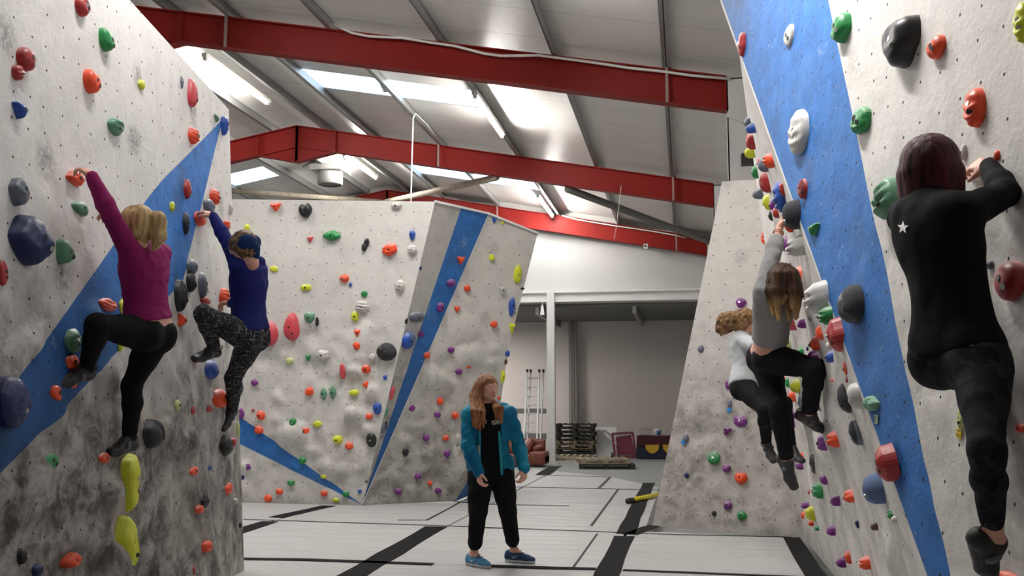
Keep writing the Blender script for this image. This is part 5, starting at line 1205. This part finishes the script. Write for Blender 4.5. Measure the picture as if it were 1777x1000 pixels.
# wire basket, white tub
e = empty('wire_basket', PY(1121, 757, 31.3)); tag(e, 'thin wire basket standing on the folded pads', 'basket'); mb = MB()
t0 = [PY(x, 745, Y) for x, Y in ((1110, 31.1), (1132, 31.1), (1132, 31.5), (1110, 31.5))]; b0 = [PY(x, 757, Y) for x, Y in ((1113, 31.15), (1129, 31.15), (1129, 31.45), (1113, 31.45))]
for i in range(4):
    mb.bar(t0[i], t0[(i + 1) % 4], .012, .012); mb.bar(b0[i], b0[(i + 1) % 4], .01, .01)
    for t in (0, .25, .5, .75): mb.bar(t0[i].lerp(t0[(i + 1) % 4], t), b0[i].lerp(b0[(i + 1) % 4], t), .007, .007)
mb.build('wire_frame', M_darkpipe, e)
c = PY(1141, 757, 31.3); e = empty('tub', c); tag(e, 'white plastic tub with a blue label on the folded pads', 'tub')
MB().tube([c, c + Vector((0, 0, .22))], [.10, .125], 18).build('bucket', M_whitesteel, e, True); MB().tube([c + Vector((.02, -.03, .05)), c + Vector((.02, -.03, .17))], [.085, .1], 12).build('blue_label', simple('blue_label', (.05, .16, .36), .5), e, True)
# ladder
M_al = simple('aluminium', (.62, .62, .61), .35, .6)
e = empty('ladder', PY(922, 763, 29.5)); tag(e, 'aluminium extension ladder leaning behind the brown sofa', 'ladder')
YB, YT = 29.6, 30.4; lo_ = lambda x: PY(x, 790, YB); hi_ = lambda x: PY(x, 646, YT)
for (xb1, xt1, dy) in ((908, 915, 0), (931, 936, 0), (912, 920, .12), (936, 942, .12)):
    MB().bar(lo_(xb1) + Vector((0, dy, 0)), hi_(xt1) + Vector((0, dy, 0)), .045, .09, (0, 1, 0)).build('stile', M_al, e)
    MB().bar(hi_(xt1) + Vector((0, dy, -.02)), hi_(xt1) + Vector((0, dy, .09)), .06, .1, (0, 1, 0)).build('end_cap', M_black, e)
for i in range(9):
    t = .06 + i * .108; MB().tube([lo_(908).lerp(hi_(915), t), lo_(931).lerp(hi_(936), t)], .02, 8).build('rung', M_al, e)
# sofa
M_lea = simple('brown_leather', (.17, .045, .025), .45, var=.25, sc=3, bump=.2)
c = PY(905, 806, 26.6); c.z = ZF; e = empty('sofa', c); tag(e, 'brown leather sofa standing behind the woman in the blue jacket', 'sofa')
x1 = PY(945.5, 790, 26.6).x; x0 = x1 - 1.7
def sdfbox(name, a, b, r): 
    a = Vector(a); b = Vector(b); o = MB().box(a, b).build(name, M_lea, e, bevel=r); o.modifiers['b'].segments = 4; o.data.polygons.foreach_set('use_smooth', [True] * len(o.data.polygons)); return o
sdfbox('seat_base', (x0, 26.6, ZF + .05), (x1, 27.5, ZF + .33), .05); sdfbox('arm', (x1 - .42, 26.55, ZF + .05), (x1, 27.5, ZF + .40), .06)
sdfbox('backrest', (x0, 27.35, ZF + .3), (x1 - .1, 27.6, ZF + .72), .08)
add_sdf('cushion', [((x1 - .62, 27.15, ZF + .42), (x1 - .5, 27.3, ZF + .62), .17, .13, .08), ((x1 - .95, 27.2, ZF + .42), (x1 - .95, 27.3, ZF + .6), .17, .13, .08)], M_lea, e, h=.02)
add_sdf('cushion', [((x1 - .32, 27.15, ZF + .45), (x1 - .2, 27.2, ZF + .50), .10, .09, .06)], M_lea, e, h=.02)
# ------------------------------------------------------------------ route tags and sign on the walls
def plate(wl, x, y, wpx, hpx, rot, mat, name, off=.004, th=.003, parent=None, dx=0, dy=0):
    P, n = cast(wl, x, y); u, v = frame(n); f0 = Vector(proj(P)); sv = (Vector(proj(P + v * .02)) - f0).length / .02; su = (Vector(proj(P + u * .02)) - f0).length / .02
    ww, hw = wpx / max(su, .6 * sv), hpx / sv; ca, sa = math.cos(R(rot)), math.sin(R(rot)); vs = []
    for k_ in (off, off + th):
        for a, b in ((-1, -1), (1, -1), (1, 1), (-1, 1)):
            p, q = a * ww / 2, b * hw / 2; vs.append(P + u * (p * ca + q * sa) + v * (-p * sa + q * ca) + n * k_)
    o = MB().add(vs, [(0, 3, 2, 1), (4, 5, 6, 7), (0, 1, 5, 4), (1, 2, 6, 5), (2, 3, 7, 6), (3, 0, 4, 7)]).build(name, mat, parent)
    return o, (P, u, v, n, ww, hw)
def digits(txt, fr, rot, mat, par, frac=.62, off=.008):
    P, u, v, n, ww, hw = fr; cu = bpy.data.curves.new('t', 'FONT'); cu.body = txt; cu.align_x = 'CENTER'; cu.align_y = 'CENTER'; cu.offset = .01; to = bpy.data.objects.new('t', cu); COL.objects.link(to)
    me = bpy.data.meshes.new_from_object(to.evaluated_get(bpy.context.evaluated_depsgraph_get())); bpy.data.objects.remove(to)
    xs = [q.co.x for q in me.vertices]; ys = [q.co.y for q in me.vertices]; W_ = max(xs) - min(xs); cx_, cy_ = (max(xs) + min(xs)) / 2, (max(ys) + min(ys)) / 2; sc = frac * min(ww / .8, hw) / W_; ca, sa = math.cos(R(rot)), math.sin(R(rot)); vs = []
    for q in me.vertices:
        a, b = (q.co.x - cx_) * sc, (q.co.y - cy_) * sc; vs.append(P + u * (a * ca + b * sa) + v * (-a * sa + b * ca) + n * off)
    mesh_obj('printed_number', vs, [tuple(p.vertices) for p in me.polygons], mat, par)
M_ink = simple('black_ink', (.02, .02, .02), .6)
o, fr = plate('N', 1667, 753, 10, 16, 8, simple('yellow_tape', (.80, .58, .01), .5), 'route_tag', .006); tag(o, 'yellow route tag reading 21 under the pale lime hold', 'tag'); digits('21', fr, -75, M_ink, o, .8, .012)
o, fr = plate('N', 1523, 728, 8, 15, 0, simple('pale_green_tape', (.45, .62, .40), .5), 'route_tag', .006); tag(o, 'pale green numbered route tag under the pale green knob on the blue band', 'tag'); digits('20', fr, -85, M_ink, o, .8, .012)
M_bt = simple('bright_blue_tape', (.02, .22, .62), .5)
o, fr = plate('F', 1266, 712, 7, 8, 0, M_bt, 'route_tag', .006); tag(o, 'bright blue route tag hanging under the slate hold above the purple cluster', 'tag')
o, fr = plate('F', 1187, 767, 7, 9, 30, M_bt, 'route_tag', .012); tag(o, 'bright blue tilted route tag near the black edge of the right panel', 'tag')
o, fr = plate('F', 1284, 747, 7, 7, 0, simple('lilac_tape', (.42, .36, .52), .5), 'route_tag', .006); tag(o, 'lilac route tag under the big faceted purple hold', 'tag')
o, fr = plate('F', 1218, 704, 15, 14, 0, simple('white_sticker', (.75, .72, .70), .5), 'warning_sign', .012); tag(o, 'small white square warning sign with red lines of print on the right panel', 'sign')
M_rink = simple('red_ink', (.45, .03, .03), .6)
for dx_, dy_, w_, h_, mt in ((0, -1.6, 7, 1.5, M_rink), (0, 1.4, 11, 1.5, M_rink), (0, -4.6, 1.6, 1.6, M_ink), (1.0, 4.4, 4, 1.2, M_ink)):
    plate('F', 1218 + dx_, 704 + dy_, w_, h_, 0 if mt == M_rink else 45, mt, 'printed_mark', .0155, .001, o)
# ------------------------------------------------------------------ labels of the holds
SHW = dict(o='rounded', m='two-textured oval', t='teardrop', b='lumpy', j='scooped', r='ribbed', x='faceted', h='lobed', l='leaf-shaped', c='curved', n='bone-shaped', v='triangular')
WL = dict(L='the left wall', B='the back wall', C="the back wall's eastern facet", F='the panel facing us', A='the right side wall', N='the near right wall')
WL['C'] = 'the facet behind the standing woman'; WL['F'] = 'the tall white right panel'; WL['A'] = 'the steep right side wall'; WL['N'] = 'the near right wall'
ORD = 'highest second third fourth fifth sixth seventh eighth ninth tenth eleventh twelfth thirteenth fourteenth fifteenth sixteenth seventeenth eighteenth nineteenth twentieth twenty-first twenty-second twenty-third twenty-fourth twenty-fifth'.split()
def szw(r): m = max(r['W'], r['H']); return 'tiny' if m < 11 else 'small' if m < 19 else 'medium' if m < 32 else 'large' if m < 60 else 'huge'
for r_ in HOLDS: r_['d'] = '%s %s %s' % (szw(r_), SHW[r_['sh']], HC[r_['c']][0])
from collections import Counter
def relphrase(r_):
    near = sorted((q for q in HOLDS if q is not r_ and q['w'] == r_['w']), key=lambda q: math.hypot(q['x'] - r_['x'], q['y'] - r_['y']) - .4 * max(q['W'], q['H']))[:1]
    q = near[0]; dx_, dy_ = r_['x'] - q['x'], r_['y'] - q['y']
    dr = ('above' if dy_ < 0 else 'below') if abs(dy_) > abs(dx_) else ('left of' if dx_ < 0 else 'right of')
    return '%s hold just %s the %s %s one' % (r_['d'], dr, szw(q), HC[q['c']][0])
rel = [relphrase(r_) for r_ in HOLDS]; cnt = Counter(zip(rel, [r_['w'] for r_ in HOLDS])); dcount = Counter((r_['d'], r_['w']) for r_ in HOLDS)
used = set()
for i, r_ in enumerate(HOLDS):
    o = r_['o']; w_ = WL[r_['w']]; col = HC[r_['c']][0]
    if dcount[(r_['d'], r_['w'])] == 1 and r_['w'] != 'Z': lab = '%s hold, the only such one on %s' % (r_['d'], w_)
    if cnt[(rel[i], r_['w'])] == 1 and len((rel[i] + ' on ' + w_).split()) <= 15: lab = rel[i] + ', on ' + w_
    else:
        same = sorted((q for q in HOLDS if q['w'] == r_['w'] and q['c'] == r_['c']), key=lambda q: q['y']); k_ = same.index(r_)
        lab = '%s hold, %s %s one on %s' % (r_['d'], 'highest' if k_ == 0 else ORD[k_] + '-highest', col, w_)
    assert lab not in used, lab
    used.add(lab); tag(o, lab, 'climbing hold', 'climbing holds on ' + w_)
